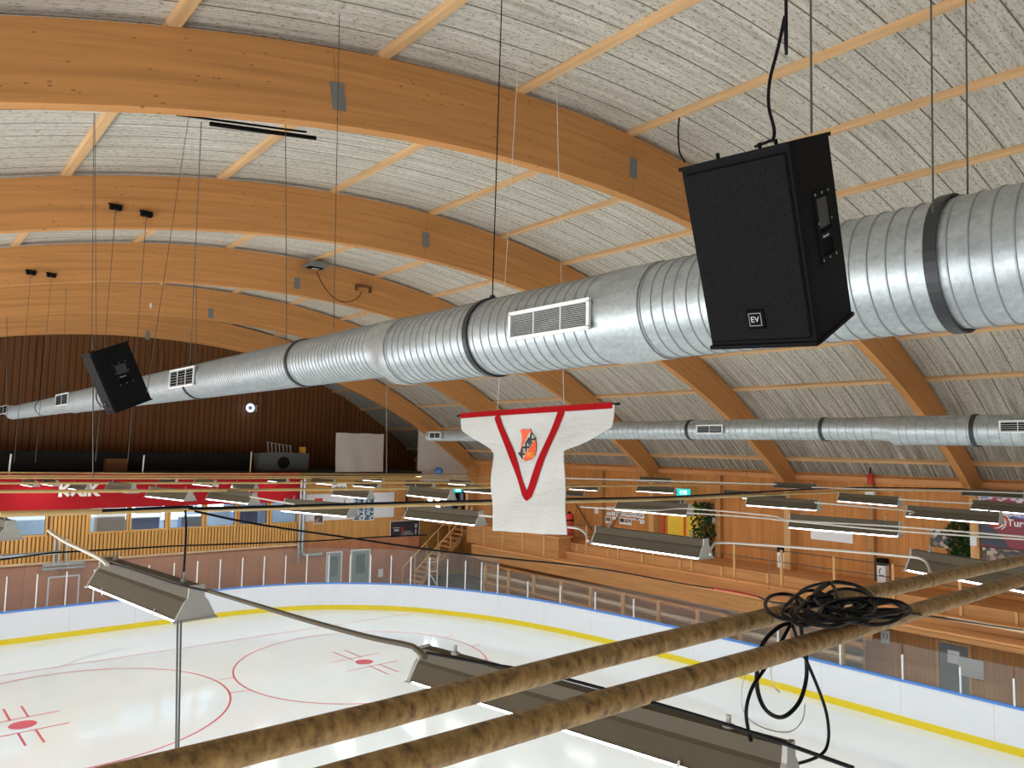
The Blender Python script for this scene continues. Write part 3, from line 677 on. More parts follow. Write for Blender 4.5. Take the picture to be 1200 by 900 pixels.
# pipes by the far wall
for k, (px, zt, lab) in enumerate(((356, 6.2, 'grey steel downpipe beside the red banner end, wider of the two'), (353, 6.0, 'grey steel downpipe beside the red banner end, slimmer one'))):
    p = onY(px, 600, YF-.2); mb = MB(); mb.tube(smooth_path([(p.x, YF-.2, zt), (p.x, YF-.2, 2.75), (p.x+.02, YF-.2, 2.3), (p.x+.25, YF-.2, 2.15), (p.x+1.1, YF-.2, 2.15)] if k == 0 else [(p.x-.05, YF-.2, zt), (p.x-.05, YF-.2, 2.2), (p.x-.05, YF-.2, 1.9)], 5), .09 - .03*k, M['galv'], 10); tag(mb.build('downpipe'), lab, 'pipe')
p = onY(70, 650, YF-.3); pg = thing('pipe_rack', 'cluster of grey pipes and a bracket low on the far wall', 'pipes', (p.x, YF-.3, p.z))
for k in range(3):
    mb = MB(); mb.tube([(-.2+.18*k+.1*(k == 2), 0, -.35), (-.2+.18*k+.1*(k == 2), 0, .65)], .045, M['galv'], 8); mb.build('pipe', pg)
mb = MB(); mb.box((-.6, -.06, -.45), (.95, .06, -.35), M['galv']); mb.box((-.6, -.06, -.60), (.95, .06, -.52), M['galvdull']); mb.build('bracket', pg)
p0, p1 = onY(58, 677, YF-.02), onY(90, 700, YF-.02)
t_ = thing('service_door', 'brown service door with a pale frame in the far wall', 'door', ((p0.x+p1.x)/2, YF-.02, 0)); w = (p1.x-p0.x)/2
mb = MB(); mb.box((-w, -.03, 0.02), (w, 0, 2.05), M['ply']); mb.build('door_leaf', t_)
mb = MB(); mb.box((-w-.06, -.05, 0), (-w, 0, 2.1), M['whitewall']); mb.box((w, -.05, 0), (w+.06, 0, 2.1), M['whitewall']); mb.box((-w, -.05, 2.05), (w, 0, 2.11), M['whitewall']); mb.build('door_frame', t_)
# stair in the far right corner
sx0 = 24.5
stt = thing('timber_staircase', 'timber staircase with rails in the far right corner behind the glass', 'staircase', (24.6, 34.6, 0))
nst = 15
for k in range(nst):
    mb = MB(); z = .22*(k+1); x = 22.9+.26*k-24.6; mb.box((x, 35.2-34.6, z-.05), (x+.30, 36.4-34.6, z), M['benchtop']); mb.build('tread', stt)
for yy in (35.18, 36.42):
    mb = MB(); mb.prism([(22.8-24.6, 0), (23.1-24.6, 0), (22.9+.26*nst+.2-24.6, .22*nst), (22.9+.26*nst-24.6, .22*nst+.12)], yy-.03-34.6, yy+.03-34.6, 1, M['bench']); mb.build('stringer', stt)
    mb = MB(); mb.tube([(22.9-24.6, yy-34.6, 1.05), (22.9+.26*nst-24.6, yy-34.6, 1.05+.22*nst)], .04, M['post'], 8); mb.build('hand_rail', stt)
    for k in range(0, nst+1, 3):
        mb = MB(); x = 22.95+.26*k-24.6; mb.box((x-.03, yy-.03-34.6, .22*k), (x+.03, yy+.03-34.6, 1.05+.22*k), M['post']); mb.build('baluster', stt)
sp2 = thing('steel_gate_frame', 'small white tubular gate frame below the timber staircase', 'gate', tuple(onY(507, 672, 33.6)))
mb = MB(); mb.tube([(-.25, 0, .85), (-.25, 0, -.7)], .03, M['white'], 6); mb.build('upright', sp2)
mb = MB(); mb.tube([(.3, 0, .85), (.3, 0, -.7)], .03, M['white'], 6); mb.build('upright', sp2)
for z in (.6, .1): mb = MB(); mb.tube([(-.25, 0, z), (.3, 0, z)], .025, M['white'], 6); mb.build('rail', sp2)
mb = MB(); mb.tube([(-.25, 0, .1), (.3, 0, -.65)], .025, M['white'], 6); mb.build('brace', sp2)
# corner room beyond the stair
mb = MB(); mb.box((24.4, 38.4, 0), (XW, 38.6, 5.8), M['pinefar']); struct(mb, 'wall_corner')
mb = MB(); mb.box((26.3, 36.6, 3.18), (XW, 38.4, 3.30), M['benchtop']); struct(mb, 'floor_landing')
for i, (px, lab, m) in enumerate(((505, 'bright tall window strip by the far corner, first of three', 'roomwin'), (514, 'bright tall window strip by the far corner, second of three', 'roomwin'), (523, 'bluish tall window strip by the far corner, third of three', 'bluish'))):
    p = onY(px, 590, 38.3); mb = MB(); mb.box((p.x-.12, 38.34, 3.9), (p.x+.12, 38.39, 5.2), M[m]); mb.box((p.x-.17, 38.33, 3.85), (p.x+.17, 38.39, 3.9), M['white']); mb.box((p.x-.17, 38.33, 5.2), (p.x+.17, 38.39, 5.25), M['white']); struct(mb, 'window_corner_%d' % (i+1))
for px in (531, 541): p = onY(px, 592, 37.9); mb = MB(); mb.box((p.x-.16, 37.9, 3.3), (p.x+.16, 38.36, 5.2), M['navy'], .02); mb.box((p.x-.1, 37.88, 4.5), (p.x+.1, 37.9, 5.0), M['bluish']); tag(mb.build('vending_machine'), 'dark upright machine in the far corner, ' + ('nearer the stairs' if px < 535 else 'nearer the jersey'), 'machine')
def exit_sign(p, ry, label, s=1.0):
    t_ = thing('exit_sign', label, 'sign', tuple(p), (0, 0, ry))
    b = MB(); b.box((-.30*s, -.05, -.15*s), (.30*s, .03, .15*s), M['exit'], .01); b.build('sign_box', t_)
    g = MB(); g.box((-.02*s, -.056, -.09*s), (.02*s, -.05, .10*s), M['exitfig']); g.box((.05*s, -.056, -.09*s), (.17*s, -.05, .09*s), M['exitfig']); g.box((-.16*s, -.056, -.02*s), (-.06*s, -.05, .02*s), M['exitfig']); g.box((-.13*s, -.056, -.09*s), (-.08*s, -.05, .10*s), M['exitfig']); g.build('pictogram', t_)
    k = MB(); k.tube([(0, -.01, .15*s), (0, -.01, .4*s)], .012, M['wire'], 6); k.build('hanger', t_)
exit_sign(onY(536, 574, 34.8), 0, 'small green exit sign by the far corner, left of the jersey')
exit_sign(onX(801, 577, XW-.7), -pi/2+.25, 'green exit sign with pictogram on the right-hand wall', 1.05)
mb = MB(); p = onY(514, 556, 36.6); p.z += .04; mb.tube([(p.x, p.y, p.z), (p.x, p.y, p.z+.10), (p.x, p.y, p.z+.27), (p.x, p.y, p.z+.36)], [.2, .26, .24, .08], M['blue'], 12); tag(mb.build('blue_bucket'), 'blue bucket-like object in front of the white gable panel', 'bucket')

# ------------------------------------------------------------------ right wall items (plane x = XW)
def wallbox(px0, py0, px1, py1, m, X=XW-.02, th=.03):
    p, q = onX(px0, py0, X), onX(px1, py1, X); b = MB(); b.box((X-th, min(p.y, q.y), min(p.z, q.z)), (X, max(p.y, q.y), max(p.z, q.z)), M[m]); return b
ph = thing('photo_sheets', 'cluster of small printed photo sheets pinned to the right-hand wall', 'notice', tuple(onX(736, 603, XW-.02)))
o0 = Vector(ph.location)
for (x0, y0_, x1, y1_) in ((711, 593.5, 716, 598), (717, 594, 722, 598), (711, 599.5, 716, 604), (717, 599.5, 721, 604), (709.5, 605, 716, 613.5), (717.5, 605, 722, 609), (722.5, 600, 726, 606), (727, 600, 732.5, 605), (733, 600.5, 740, 606), (741, 601, 745, 606), (745.5, 601.5, 749.5, 607), (750, 602, 755, 608), (726, 606, 740, 615.5), (740.8, 607, 749.5, 610), (750, 609, 755, 614)):
    p, q = onX(x0, y0_, XW-.02), onX(x1, y1_, XW-.02); b = MB(); b.box((XW-.03-o0.x, min(p.y, q.y)-o0.y, min(p.z, q.z)-o0.z), (XW-.02-o0.x, max(p.y, q.y)-o0.y, max(p.z, q.z)-o0.z), M['paper'])
    b.box((XW-.034-o0.x, min(p.y, q.y)+.05-o0.y, min(p.z, q.z)+.10-o0.z), (XW-.03-o0.x, max(p.y, q.y)-.05-o0.y, max(p.z, q.z)-.05-o0.z), M['photo']); b.build('sheet', ph)
yp = thing('yellow_panel', 'bright yellow wall panel with red uprights beside the hanging plant', 'panel', tuple(onX(803, 611, XW-.04))); o0 = Vector(yp.location)
b = wallbox(783, 590, 824, 632, 'yellowpanel', XW-.04); o = b.build('panel_face', yp); o.location = -o0
for px in (777, 802.5):
    b = wallbox(px-1.2, 588, px+1.2, 634, 'orangecloth', XW-.08); o = b.build('red_upright', yp); o.location = -o0
def bush(name, label, cx, cy, X, w, h, seedv, n=260, pot=True):
    p = onX(cx, cy, X); t_ = thing(name, label, 'plant', tuple(p)); rnd = random.Random(seedv); b = MB()
    for _ in range(n):
        a = rnd.random()*2*pi; zz = rnd.uniform(-.5, .5)*h; rr = w/2*sqrt(rnd.random())*(1-.6*abs(zz/h)); c = Vector((cos(a)*rr*.6-.15, sin(a)*rr, zz))
        d = Vector((rnd.uniform(-1, 1), rnd.uniform(-1, 1), rnd.uniform(-1, .6))).normalized(); s_ = d.orthogonal().normalized()*.06*rnd.uniform(.6, 1.2); L = rnd.uniform(.1, .2)
        b.add([c, c+d*L*.5+s_, c+d*L, c+d*L*.5-s_], [(0, 1, 2, 3)], M['leaf'])
    b.build('foliage', t_)
    s = MB(); s.tube([(0, 0, h*.5), (-.1, .02, 0), (-.05, 0, -h*.45)], .03, M['bench'], 6); s.build('stem', t_)
    if pot: q = MB(); q.tube([(0, 0, -h*.5), (0, 0, -h*.5+.3)], [.14, .2], M['tan'], 12); q.build('pot', t_)
bush('hanging_plant', 'tall dark leafy plant against the yellow wall panel', 826, 622, XW-.25, 1.3, 2.5, 3, 950)
bush('hanging_plant', 'green leafy plant beside the dark photo print on the right-hand wall', 1126, 635, XW-.25, .85, 1.6, 5, 600)
for (a, lab) in (((697.5, 594, 702.5, 602), 'small white switch box on the right-hand wall between the jersey and the photo sheets'), ((810.5, 603, 815, 612), 'white box beside the dark plant, on its jersey side'), ((835, 605, 840, 614), 'white box beside the dark plant, on its speaker side'), ((1137, 629, 1145, 640), 'white paper sheet on the post beside the red sports banner')):
    b = wallbox(*a, 'paper', XW-.58 if a[0] > 1000 else XW-.02); tag(b.build('notice_sheet'), lab, 'notice')
b = wallbox(950, 605, 1000, 637, 'paper', XW-.03); tag(b.build('white_board'), 'blank white board on the right-hand wall under a lit trough light', 'board')
rc = onX(667, 615, 27.2); rt = thing('red_cylinder', 'tall red cylinder standing at the back of the stand beside the jersey hem', 'cylinder', (rc.x, rc.y, 3.3))
mb = MB(); mb.tube([(0, 0, 0), (0, 0, .04), (0, 0, 1.25), (0, 0, 1.33)], [.22, .24, .24, .20], M['redpaint'], 20); mb.build('body', rt)
mb = MB(); mb.tube([(0, 0, 1.33), (0, 0, 1.42)], .08, M['black'], 12); mb.build('top_cap', rt)
mb = MB(); mb.tube([(0, 0, .95), (0, 0, 1.03)], .245, M['black'], 20); mb.build('strap', rt)
for (px, py, lab) in ((917, 651, 'white and black paper bin on the walkway by the pale pilaster'), (1034.5, 664, 'white and black paper bin on the walkway behind a guard post')):
    p = onX(px, py, XW-.35); t_ = thing('paper_bin', lab, 'bin', (p.x, p.y, 3.3))
    mb = MB(); mb.box((-.15, -.16, 0), (.15, .16, .62), M['paper'], .02); mb.build('bin_body', t_)
    mb = MB(); mb.box((-.155, -.165, .62), (.155, .165, .86), M['black'], .02); mb.build('bin_lid', t_)
    mb = MB(); P = []
    for i in range(25):
        a = -2.4+4.0*i/24
        P += [(-.153, cos(a)*.10-.02, .38+sin(a)*.14), (-.153, cos(a)*.07-.02, .38+sin(a)*.11)]
    mb.add(P, [[2*i, 2*i+1, 2*i+3, 2*i+2] for i in range(24)], M['ink']); mb.build('printed_ring', t_)
# dark diagonal tie rods on the far part of the right-hand wall
for k, (a_, b_, lab) in enumerate((((673, 588), (694, 622), 'dark diagonal tie rod on the right-hand wall between the jersey and the photo sheets'), ((727, 601), (712, 624), 'dark diagonal tie rod on the right-hand wall crossing the pinned photo sheets'))):
    mb = MB(); mb.tube([onX(*a_, XW-.12), onX(*b_, XW-.12)], .025, M['wire'], 8); tag(mb.build('tie_rod'), lab, 'rod')
# alarm siren on the mid-bay post
p = onX(1020, 560, XW-.3); sr = thing('alarm_siren', 'red-lensed alarm siren with white base on a right-hand wall post', 'alarm', tuple(p))
mb = MB(); mb.tube([(0, 0, -.25), (0, 0, .10), (0, 0, .16)], [.10, .10, .06], M['redpaint'], 12); mb.build('lens', sr)
mb = MB(); mb.box((-.13, -.17, -.75), (.1, .17, -.38), M['paper'], .02); mb.build('base_box', sr)
mb = MB(); mb.tube([(0, 0, .16), (0, 0, .42), (.25, 0, .42)], .03, M['black'], 8); mb.build('bracket', sr)
# big sports banner at the frame edge
q0, q1 = onX(1142, 585, XW-.45), onX(1235, 640, XW-.45)
sb = thing('sports_banner', 'large maroon and navy printed banner with white lettering on the right-hand wall', 'banner', (XW-.45, 8.3, 5.6))
b = MB(); b.box((-.02, 6.6-8.3, -.62), (.0, q0.y-8.3, .35), M['maroon']); b.build('banner_cloth', sb)
b = MB(); b.box((-.025, 6.6-8.3, .35), (.0, q0.y-8.3, 1.02), M['printtop']); b.build('top_print', sb)
b = MB(); yy = q0.y-8.3; b.add([(-.024, yy-1.0, -.62), (-.024, yy, -.55), (-.024, yy, .12), (-.024, yy-.35, .10), (-.024, yy-.72, -.2)], [(0, 1, 2, 3, 4)], M['navy']); b.build('dark_corner', sb)
sw = MB(); c0 = onX(1171, 608, XW-.47)-Vector(sb.location)
for k in range(9):
    a0 = k*.62; pts = [(-.03, c0.y+cos(a0+j*.35)*(.06+.045*j), c0.z+sin(a0+j*.35)*(.05+.05*j)) for j in range(7)]
    sw.tube(pts, [.012, .02, .028, .03, .026, .018, .008], M['lettering'] if k % 3 else M['orange'], 6)
sw.build('flame_emblem', sb)
tp = onX(1190, 613.5, XW-.48)-Vector(sb.location)
text_mesh('lettering', 'Ture 2', .30, M['lettering'], sb, frame((-.03, tp.y-.18, tp.z), (0, -1, 0), (0, 0, 1)), .003, bold=.008)
p0, p1 = onX(1163, 638, XW-.44), onX(1210, 652, XW-.44); b = MB(); b.box((-.02, -1.0, -.25), (0, .55, .22), M['photo'])
t_ = thing('photo_print', 'strip of dark photo print below the maroon banner', 'poster', (XW-.44, 8.5, 4.72)); b.build('print', t_); b = MB(); b.tube([(-.01, -1.0, .23), (-.01, .56, .23)], .012, M['wire'], 6); b.build('top_rail', t_)
b = wallbox(1090, 619.5, 1116, 643, 'photo', XW-.04); tag(b.build('photo_print'), 'dark photo print of people on the right-hand wall beside the green plant', 'poster')

# ------------------------------------------------------------------ ventilation ducts
def duct(name, label, X, Z, segs, pitch, sq=1.0):
    """segs: list of (y0, y1, radius, pitch); ribbed spiral duct along y"""
    d = thing(name, label, 'duct', (X, segs[0][0], Z)); n = 44
    for (ya, yb, r0, pt, dz) in segs:
        mb = MB(); k = max(1, int((yb-ya)/pt)); pt = (yb-ya)/k; P = []
        ca = [(cos(2*pi*j/n), sin(2*pi*j/n)) for j in range(n)]
        for y in (ya, yb): P += [(r0*c_, y-segs[0][0], r0*s_+dz) for c_, s_ in ca]
        mb.add(P, [[j, (j+1) % n, n+(j+1) % n, n+j] for j in range(n)], M['galv'], smooth=True)
        mb.add(P[:n], [list(range(n-1, -1, -1))], M['galv']); mb.add(P[n:], [list(range(n))], M['galv'])
        P = []; fs = []
        for i in range(k):                       # raised lock seam of each turn
            y = ya+pt*(i+.5); o_ = len(P); w_ = .0055
            for dy, e in ((-w_, 0), (-w_*.5, .0065), (w_*.5, .0065), (w_, 0)): P += [((r0+e)*c_, y+dy-segs[0][0], (r0+e)*s_+dz) for c_, s_ in ca]
            fs += [[o_+q*n+j, o_+q*n+(j+1) % n, o_+(q+1)*n+(j+1) % n, o_+(q+1)*n+j] for q in range(3) for j in range(n)]
        mb.add(P, fs, M['seam'])
        mb.build('duct_section', d)
    for (s0, s1) in zip(segs, segs[1:]):
        y = s0[1]; mb = MB(); mb.tube([(0, y-.12-segs[0][0], s0[4]), (0, y+.0-segs[0][0], s0[4]), (0, y+.14-segs[0][0], s1[4]), (0, y+.3-segs[0][0], s1[4])], [s0[2]+.012, s0[2]+.012, s1[2]+.012, s1[2]+.012], M['galv'], n); mb.build('reducer', d)
    return d
def strap(d, X, Z, y, r, w=.045):
    mb = MB(); n = 44; P = []
    for dy in (-w, w):
        for rr in (r+.008, r+.022):
            for j in range(n): a = 2*pi*j/n; P.append((rr*cos(a), y+dy, rr*sin(a)))
    fs = []
    for j in range(n):
        k = (j+1) % n; fs += [[n+j, n+k, 3*n+k, 3*n+j], [j, k, n+k, n+j], [2*n+j, 3*n+j, 3*n+k, 2*n+k], [j, 2*n+j, 2*n+k, k]]
    mb.add(P, fs, M['band']); o = mb.build('strap', d); o.location = (0, -d.location.y, 0); return o
X1 = 4.0; Z1 = H + X1*tan(radians(13.25)); D1 = X1/cos(radians(13.25)); r1 = D1*sin(radians(4.5))
rl_ = D1*sin(radians(3.95)); rf_ = D1*sin(radians(3.55))
XS = X1-.27
DSEG = [(-5.0, .87*XS, r1, .09, 0), (.87*XS, 1.72*XS, r1*1.01, .105, 0), (1.72*XS, 6.17*XS, rl_, .085, .055), (6.17*XS, 9.5*XS, rf_, .12, .05)]
duct1 = duct('ventilation_duct', 'large galvanised spiral duct crossing behind the near speaker', X1, Z1, DSEG, .12)
def grille(d, X, px0, py0, px1, py1, px2, py2, px3, py3, Xp, lab, Z, nv=3, nh=13):
    """supply grille on a stub box facing the rink side (-x)"""
    a, b, c_, e = onX(px0, py0, Xp), onX(px1, py1, Xp), onX(px2, py2, Xp), onX(px3, py3, Xp)
    ya, yb = max(a.y, e.y), min(b.y, c_.y); z0_ = min(e.z, c_.z)+.01; z1_ = max(a.z, b.z)-.01
    o0 = Vector((Xp, (ya+yb)/2, (z0_+z1_)/2)); hy = abs(ya-yb)/2; hz = abs(z1_-z0_)/2
    t_ = bpy.data.objects.new('air_grille', None); COL.objects.link(t_); t_.parent = d; t_.location = o0-Vector(d.location)
    t_['label'] = lab
    bx = MB(); e_ = .02
    bx.box((.012, -hy+e_, -hz+e_), (X-Xp-.02, hy-e_, hz-e_), M['galvdull']); bx.build('stub_box', t_)
    fr = MB(); fr.box((-.012, -hy, -hz), (.012, hy, -hz+e_*1.3), M['white']); fr.box((-.012, -hy, hz-e_*1.3), (.012, hy, hz), M['white']); fr.box((-.012, -hy, -hz+e_), (.012, -hy+e_*1.3, hz-e_), M['white']); fr.box((-.012, hy-e_*1.3, -hz+e_), (.012, hy, hz-e_), M['white'])
    for k in range(1, nv): y = -hy+2*hy*k/nv; fr.box((-.009, y-.004, -hz+e_), (.004, y+.004, hz-e_), M['white'])
    fr.build('grille_frame', t_)
    sl = MB(); sl.box((.006, -hy+e_, -hz+e_), (.011, hy-e_, hz-e_), M['blackmat'])
    for k in range(nh): z = -hz+e_+(2*hz-2*e_)*(k+.5)/nh; sl.box((-.004, -hy+e_, z-.0035), (.005, hy-e_, z+.0035), M['galv'])
    sl.build('louvre', t_)
grille(duct1, X1, 597, 368, 690, 347, 691, 387, 598, 401, X1-r1-.03, 'white framed supply grille with thirteen louvres', Z1)
grille(duct1, X1, 199.5, 434, 226.5, 430, 226.5, 452, 199.5, 454.5, X1-rl_-.02, 'white framed supply grille beyond the far speaker', Z1, 3, 6)
grille(duct1, X1, 65.5, 462.5, 79, 460, 79, 474.5, 65.5, 476, X1-rl_-.02, 'small white framed supply grille near the duct end', Z1, 2, 5)
grille(duct1, X1, 0, 476, 7.5, 474.5, 7.5, 484.5, 0, 486, X1-rf_-.02, 'small supply grille at the far duct end', Z1, 2, 4)
for yk in (.365, 1.335, 2.33, 3.42, 5.1, 7.5):
    r = r1 if yk < 1.7 else (rl_ if yk < 6.2 else rf_); o = strap(duct1, X1, Z1, yk*XS, r, .028); o.location.z += 0 if yk < 1.7 else .055
X2 = 15.2; Z2 = H + X2*tan(radians(1.88)); r2a = X2*sin(radians(1.05)); r2b = X2*sin(radians(.88)); r2e = X2*sin(radians(.66))
DSEG2 = [(-4.0, .415*X2, r2a, .17, -.03), (.415*X2, 1.02*X2, r2b, .17, .01), (1.02*X2, 1.49*X2, r2e, .2, -.14)]
duct2 = duct('ventilation_duct', 'slimmer galvanised duct running low behind the jersey over the right-hand stand', X2, Z2, DSEG2, .2)
for yk, r in ((.325, r2a), (.512, r2b), (.735, r2b), (.955, r2b), (1.22, r2e)):
    o = strap(duct2, X2, Z2, yk*X2, r, .035); o.location.z += -.03 if yk < .4 else (.01 if yk < 1.02 else -.14)
for q in ((816, 497.5, 847, 497.5, 847, 509, 816, 509), (1171, 492.5, 1215, 491.5, 1215, 507, 1171, 508), (503, 506.5, 516, 506, 516, 514, 503, 514.5)):
    grille(duct2, X2, *q, X2-(r2a if q[0] > 1000 else r2b)-.05, 'white framed supply grille', Z2, 2, 5)

# ------------------------------------------------------------------ loudspeakers
def speaker(label, obs):
    """two-way cabinet: wide front, tapered back; obs = position and tilt"""
    pos, rot = obs; W, D, tp, hh = .406, .392, .03, .69
    t_ = bpy.data.objects.new('loudspeaker', None); COL.objects.link(t_); tag(t_, label, 'loudspeaker', 'hanging loudspeakers')
    t_.matrix_world = rot.to_4x4(); t_.location = pos
    def out(e, f=0.0): return [(-W/2-e, -f), (W/2+e, -f), (W/2+e, .04), (W/2-tp+e, D+f), (-W/2+tp-e, D+f), (-W/2-e, .04)]
    b = MB(); b.prism(out(0), -hh/2+.012, hh/2-.012, 2, M['black']); b.build('cabinet', t_)
    for z0_, z1_ in ((hh/2-.014, hh/2), (-hh/2, -hh/2+.014)):
        c = MB(); c.prism(out(.005, .012), z0_, z1_, 2, M['black']); c.build('end_cap', t_)
    g = MB(); g.box((-W/2+.012, -.012, -hh/2+.03), (W/2-.012, .0, hh/2-.03), M['grille'], .006); g.build('grille', t_)
    l = MB(); l.box((-.035, -.020, -hh/2+.075), (.035, -.012, -hh/2+.145), M['blackmat'], .004); l.box((-.024, -.0215, -hh/2+.086), (.024, -.020, -hh/2+.134), M['plate']); l.box((-.021, -.0222, -hh/2+.089), (.021, -.0212, -hh/2+.131), M['blackmat'])
    lo_ = l.build('badge', t_); lo_['label'] = 'small square badge reading EV'
    text_mesh('lettering', 'EV', .030, M['lettergrey'], lo_, frame((0, -.0228, -hh/2+.110), (1, 0, 0), (0, 0, 1)), .0006)
    for s in (1, -1):
        # side panel frame: origin mid-side, normal outward
        a = Vector((s*W/2, .04, 0)); bb = Vector((s*(W/2-tp), D, 0)); dv = (bb-a).normalized(); nv = Vector((dv.y*s, -dv.x*s, 0)); c = a.lerp(bb, .5)
        def sidebox(mbx, u0, u1, z0_, z1_, n0, n1, m):
            P = []
            for nn_ in (n0, n1):
                for u, z in ((u0, z0_), (u1, z0_), (u1, z1_), (u0, z1_)):
                    q = c+dv*u+nv*nn_+Vector((0, 0, z)); P.append(q)
            mbx.add(P, [(3, 2, 1, 0), (4, 5, 6, 7), (0, 1, 5, 4), (1, 2, 6, 5), (2, 3, 7, 6), (3, 0, 4, 7)], m)
        hmb = MB(); z0_, z1_ = -.09, .16; u0, u1 = -.075, .085
        sidebox(hmb, u0, u1, z1_-.02, z1_, 0, .006, M['black']); sidebox(hmb, u0, u1, z0_, z0_+.02, 0, .006, M['black']); sidebox(hmb, u0, u0+.02, z0_+.02, z1_-.02, 0, .006, M['black']); sidebox(hmb, u1-.02, u1, z0_+.02, z1_-.02, 0, .006, M['black'])
        sidebox(hmb, u0+.02, u1-.02, z0_+.02, z1_-.02, .0005, .0012, M['blackmat'])
        sidebox(hmb, u0+.02, u1-.02, z0_+.075, z0_+.105, .001, .007, M['black'])
        sidebox(hmb, u0+.025, u1-.022, z0_+.12, z1_-.028, .001, .0025, M['band'])
        ho = hmb.build('handle', t_)
        nm = MB()
        for k in range(8): sidebox(nm, u0+.034+.008*k, u0+.040+.008*k, z0_+.086, z0_+.094-.002*(k % 3), .007, .0078, M['lettergrey'])
        nm.build('handle_marking', ho)
        sc_ = MB()
        for (u, z) in ((u0+.01, z1_-.01), (u1-.01, z1_-.01), (u0+.01, z0_+.01), (u1-.01, z0_+.01), (u0+.01, .05), (u1-.01, .05), ((u0+u1)/2, z1_-.01), ((u0+u1)/2, z0_+.01)): sidebox(sc_, u-.004, u+.004, z-.004, z+.004, .006, .0085, M['plate'])
        sc_.build('screw', ho)
    for (x, y) in ((-.08, .05), (.08, .05), (0, D-.05)):
        ey = MB(); ey.tube([(x, y, hh/2), (x, y, hh/2+.02)], .007, M['black'], 6); ey.build('eyebolt', t_)
    return t_
def rot_fit(a, b, c):
    Rz = Matrix.Rotation(c, 3, 'Z'); Ry = Matrix.Rotation(b, 3, 'Y'); Rx = Matrix.Rotation(a, 3, 'X'); return Rz @ Ry @ Rx
R1m = rot_fit(.401, .051, -1.502); R2m = rot_fit(.427, .010, -1.565)
sp1 = speaker('big black loudspeaker hanging closest to the camera in front of the duct', (Vector((2.312, 1.459, 8.618)), R1m))
spf = speaker('black loudspeaker hanging at the far end of the duct, seen from its side', (Vector((1.79, 9.101, 8.523)), R2m))

# ------------------------------------------------------------------ hanging wires and cables
def wire(pts, r, m, name, label, cat='wire', group=None, n=6):
    b = MB(); b.tube(pts, r, M[m], n); return tag(b.build(name), label, cat, group)
def up_wire(px0, py0, px1, py1, plane, r, m, name, label, cat='wire', axis='X'):
    f_ = onX if axis == 'X' else onY
    return wire([f_(px0, py0, plane), f_(px1, py1, plane)], r, m, name, label, cat)
def top_of(px, py, X):      # point of the roof seen at a pixel, near the plane x = X
    return onX(px, py, X)
def hang(px1, py1, X, px0, py0, r, m, label, hook=True, Ya=None):
    a = onX(px1, py1, X); b = onX(px0, py0, X); d = (b-a); zr = top_z(min(max(X, 0), 20))
    b = a + d*((zr-a.z)/d.z) if Ya is None else onY(px0, py0-2, Ya); t_ = thing('hanger_wire', label, 'wire', tuple(a))
    mb = MB(); mb.tube([(0, 0, 0), tuple(b-a)], r, M[m], 6); mb.build('wire', t_)
    if hook: mb = MB(); mb.box((-.02, -.02, -.06), (.02, .02, .03), M['band'], .005); mb.tube([(0, 0, -.05), (0, 0, -.14)], .009, M['galvdull'], 6); mb.build('hook', t_)
hang(1094, 290, X1-.28, 1091, 0, .0042, 'wire', 'thin steel rod holding the duct strap right of the near speaker')
hang(1134, 228, X1, 1132, 0, .0042, 'wire', 'thin steel rod dropping to the top of the duct near the frame edge', False)
hang(577, 350, X1-.02, 588, 0, .0055, 'cable', 'black hose-like hanger above the duct strap left of the large grille')
hang(336, 424, X1-.1, 334, 0, .005, 'wire', 'long thin rod from roof to duct, crossing the nearest arch')
hang(223, 424, X1, 236, 145, .006, 'wire', 'thin wire dropping to the duct by the far speaker grille', True, 9.2)
hang(72, 458, X1, 78, 338, .006, 'wire', 'thin wire dropping to the slim far end of the duct', True, 22.8)
hang(391, 386, X1, 397, 60, .0045, 'wire', 'thin wire from the nearest arch steel plate down to the duct', False)
# speaker suspensions
tp1 = sp1.matrix_world
wire([onX(951, 156, 2.36), onX(950, 0, 2.36), onX(950, 0, 2.36)+Vector((0, 0, 3.0))], .004, 'wire', 'hanger_wire', 'steel rod holding up the back of the near speaker')
cab = [onX(x, y, 2.34) for x, y in ((885, 172), (900, 166), (906, 163), (907, 150), (901, 125), (902, 95), (912, 55), (919, 20), (921, -10))]; cab.append(cab[-1]+Vector((0, 0, 2.8)))
wire(smooth_path(cab, 6), .006, 'cable', 'speaker_cable', 'thick black cable snaking up from the near speaker top', 'cable', n=8)
lp = [onX(x, y, 3.9) for x, y in ((796, 138), (795, 150), (795, 165), (797, 180), (803, 190))]
wire(smooth_path(lp, 5), .006, 'cable', 'speaker_cable', 'short black cable loop beside the upper corner of the near speaker', 'cable')
for (a, b, lab) in (((113, 404), (111, 135), 'wire pair holding the far speaker, the upright one'), ((107.5, 408), (110, 135), 'wire pair holding the far speaker, beside the upright one'), ((172, 460), (221, 140), 'slanting wire from the nearest arch to the far speaker')):
    p, q = onX(*a, 1.72), onY(b[0], b[1]-2, 9.2); wire([p, q], .003, 'wire', 'hanger_wire', lab)
for (pp, lab) in (((177, 358), 'small shackle on the slanting far speaker wire'),):
    c = onX(*pp, 1.70); mb = MB(); mb.tube([c-Vector((0, 0, .02)), c+Vector((0, 0, .02))], .009, M['lettergrey'], 8); tag(mb.build('shackle'), lab, 'shackle')
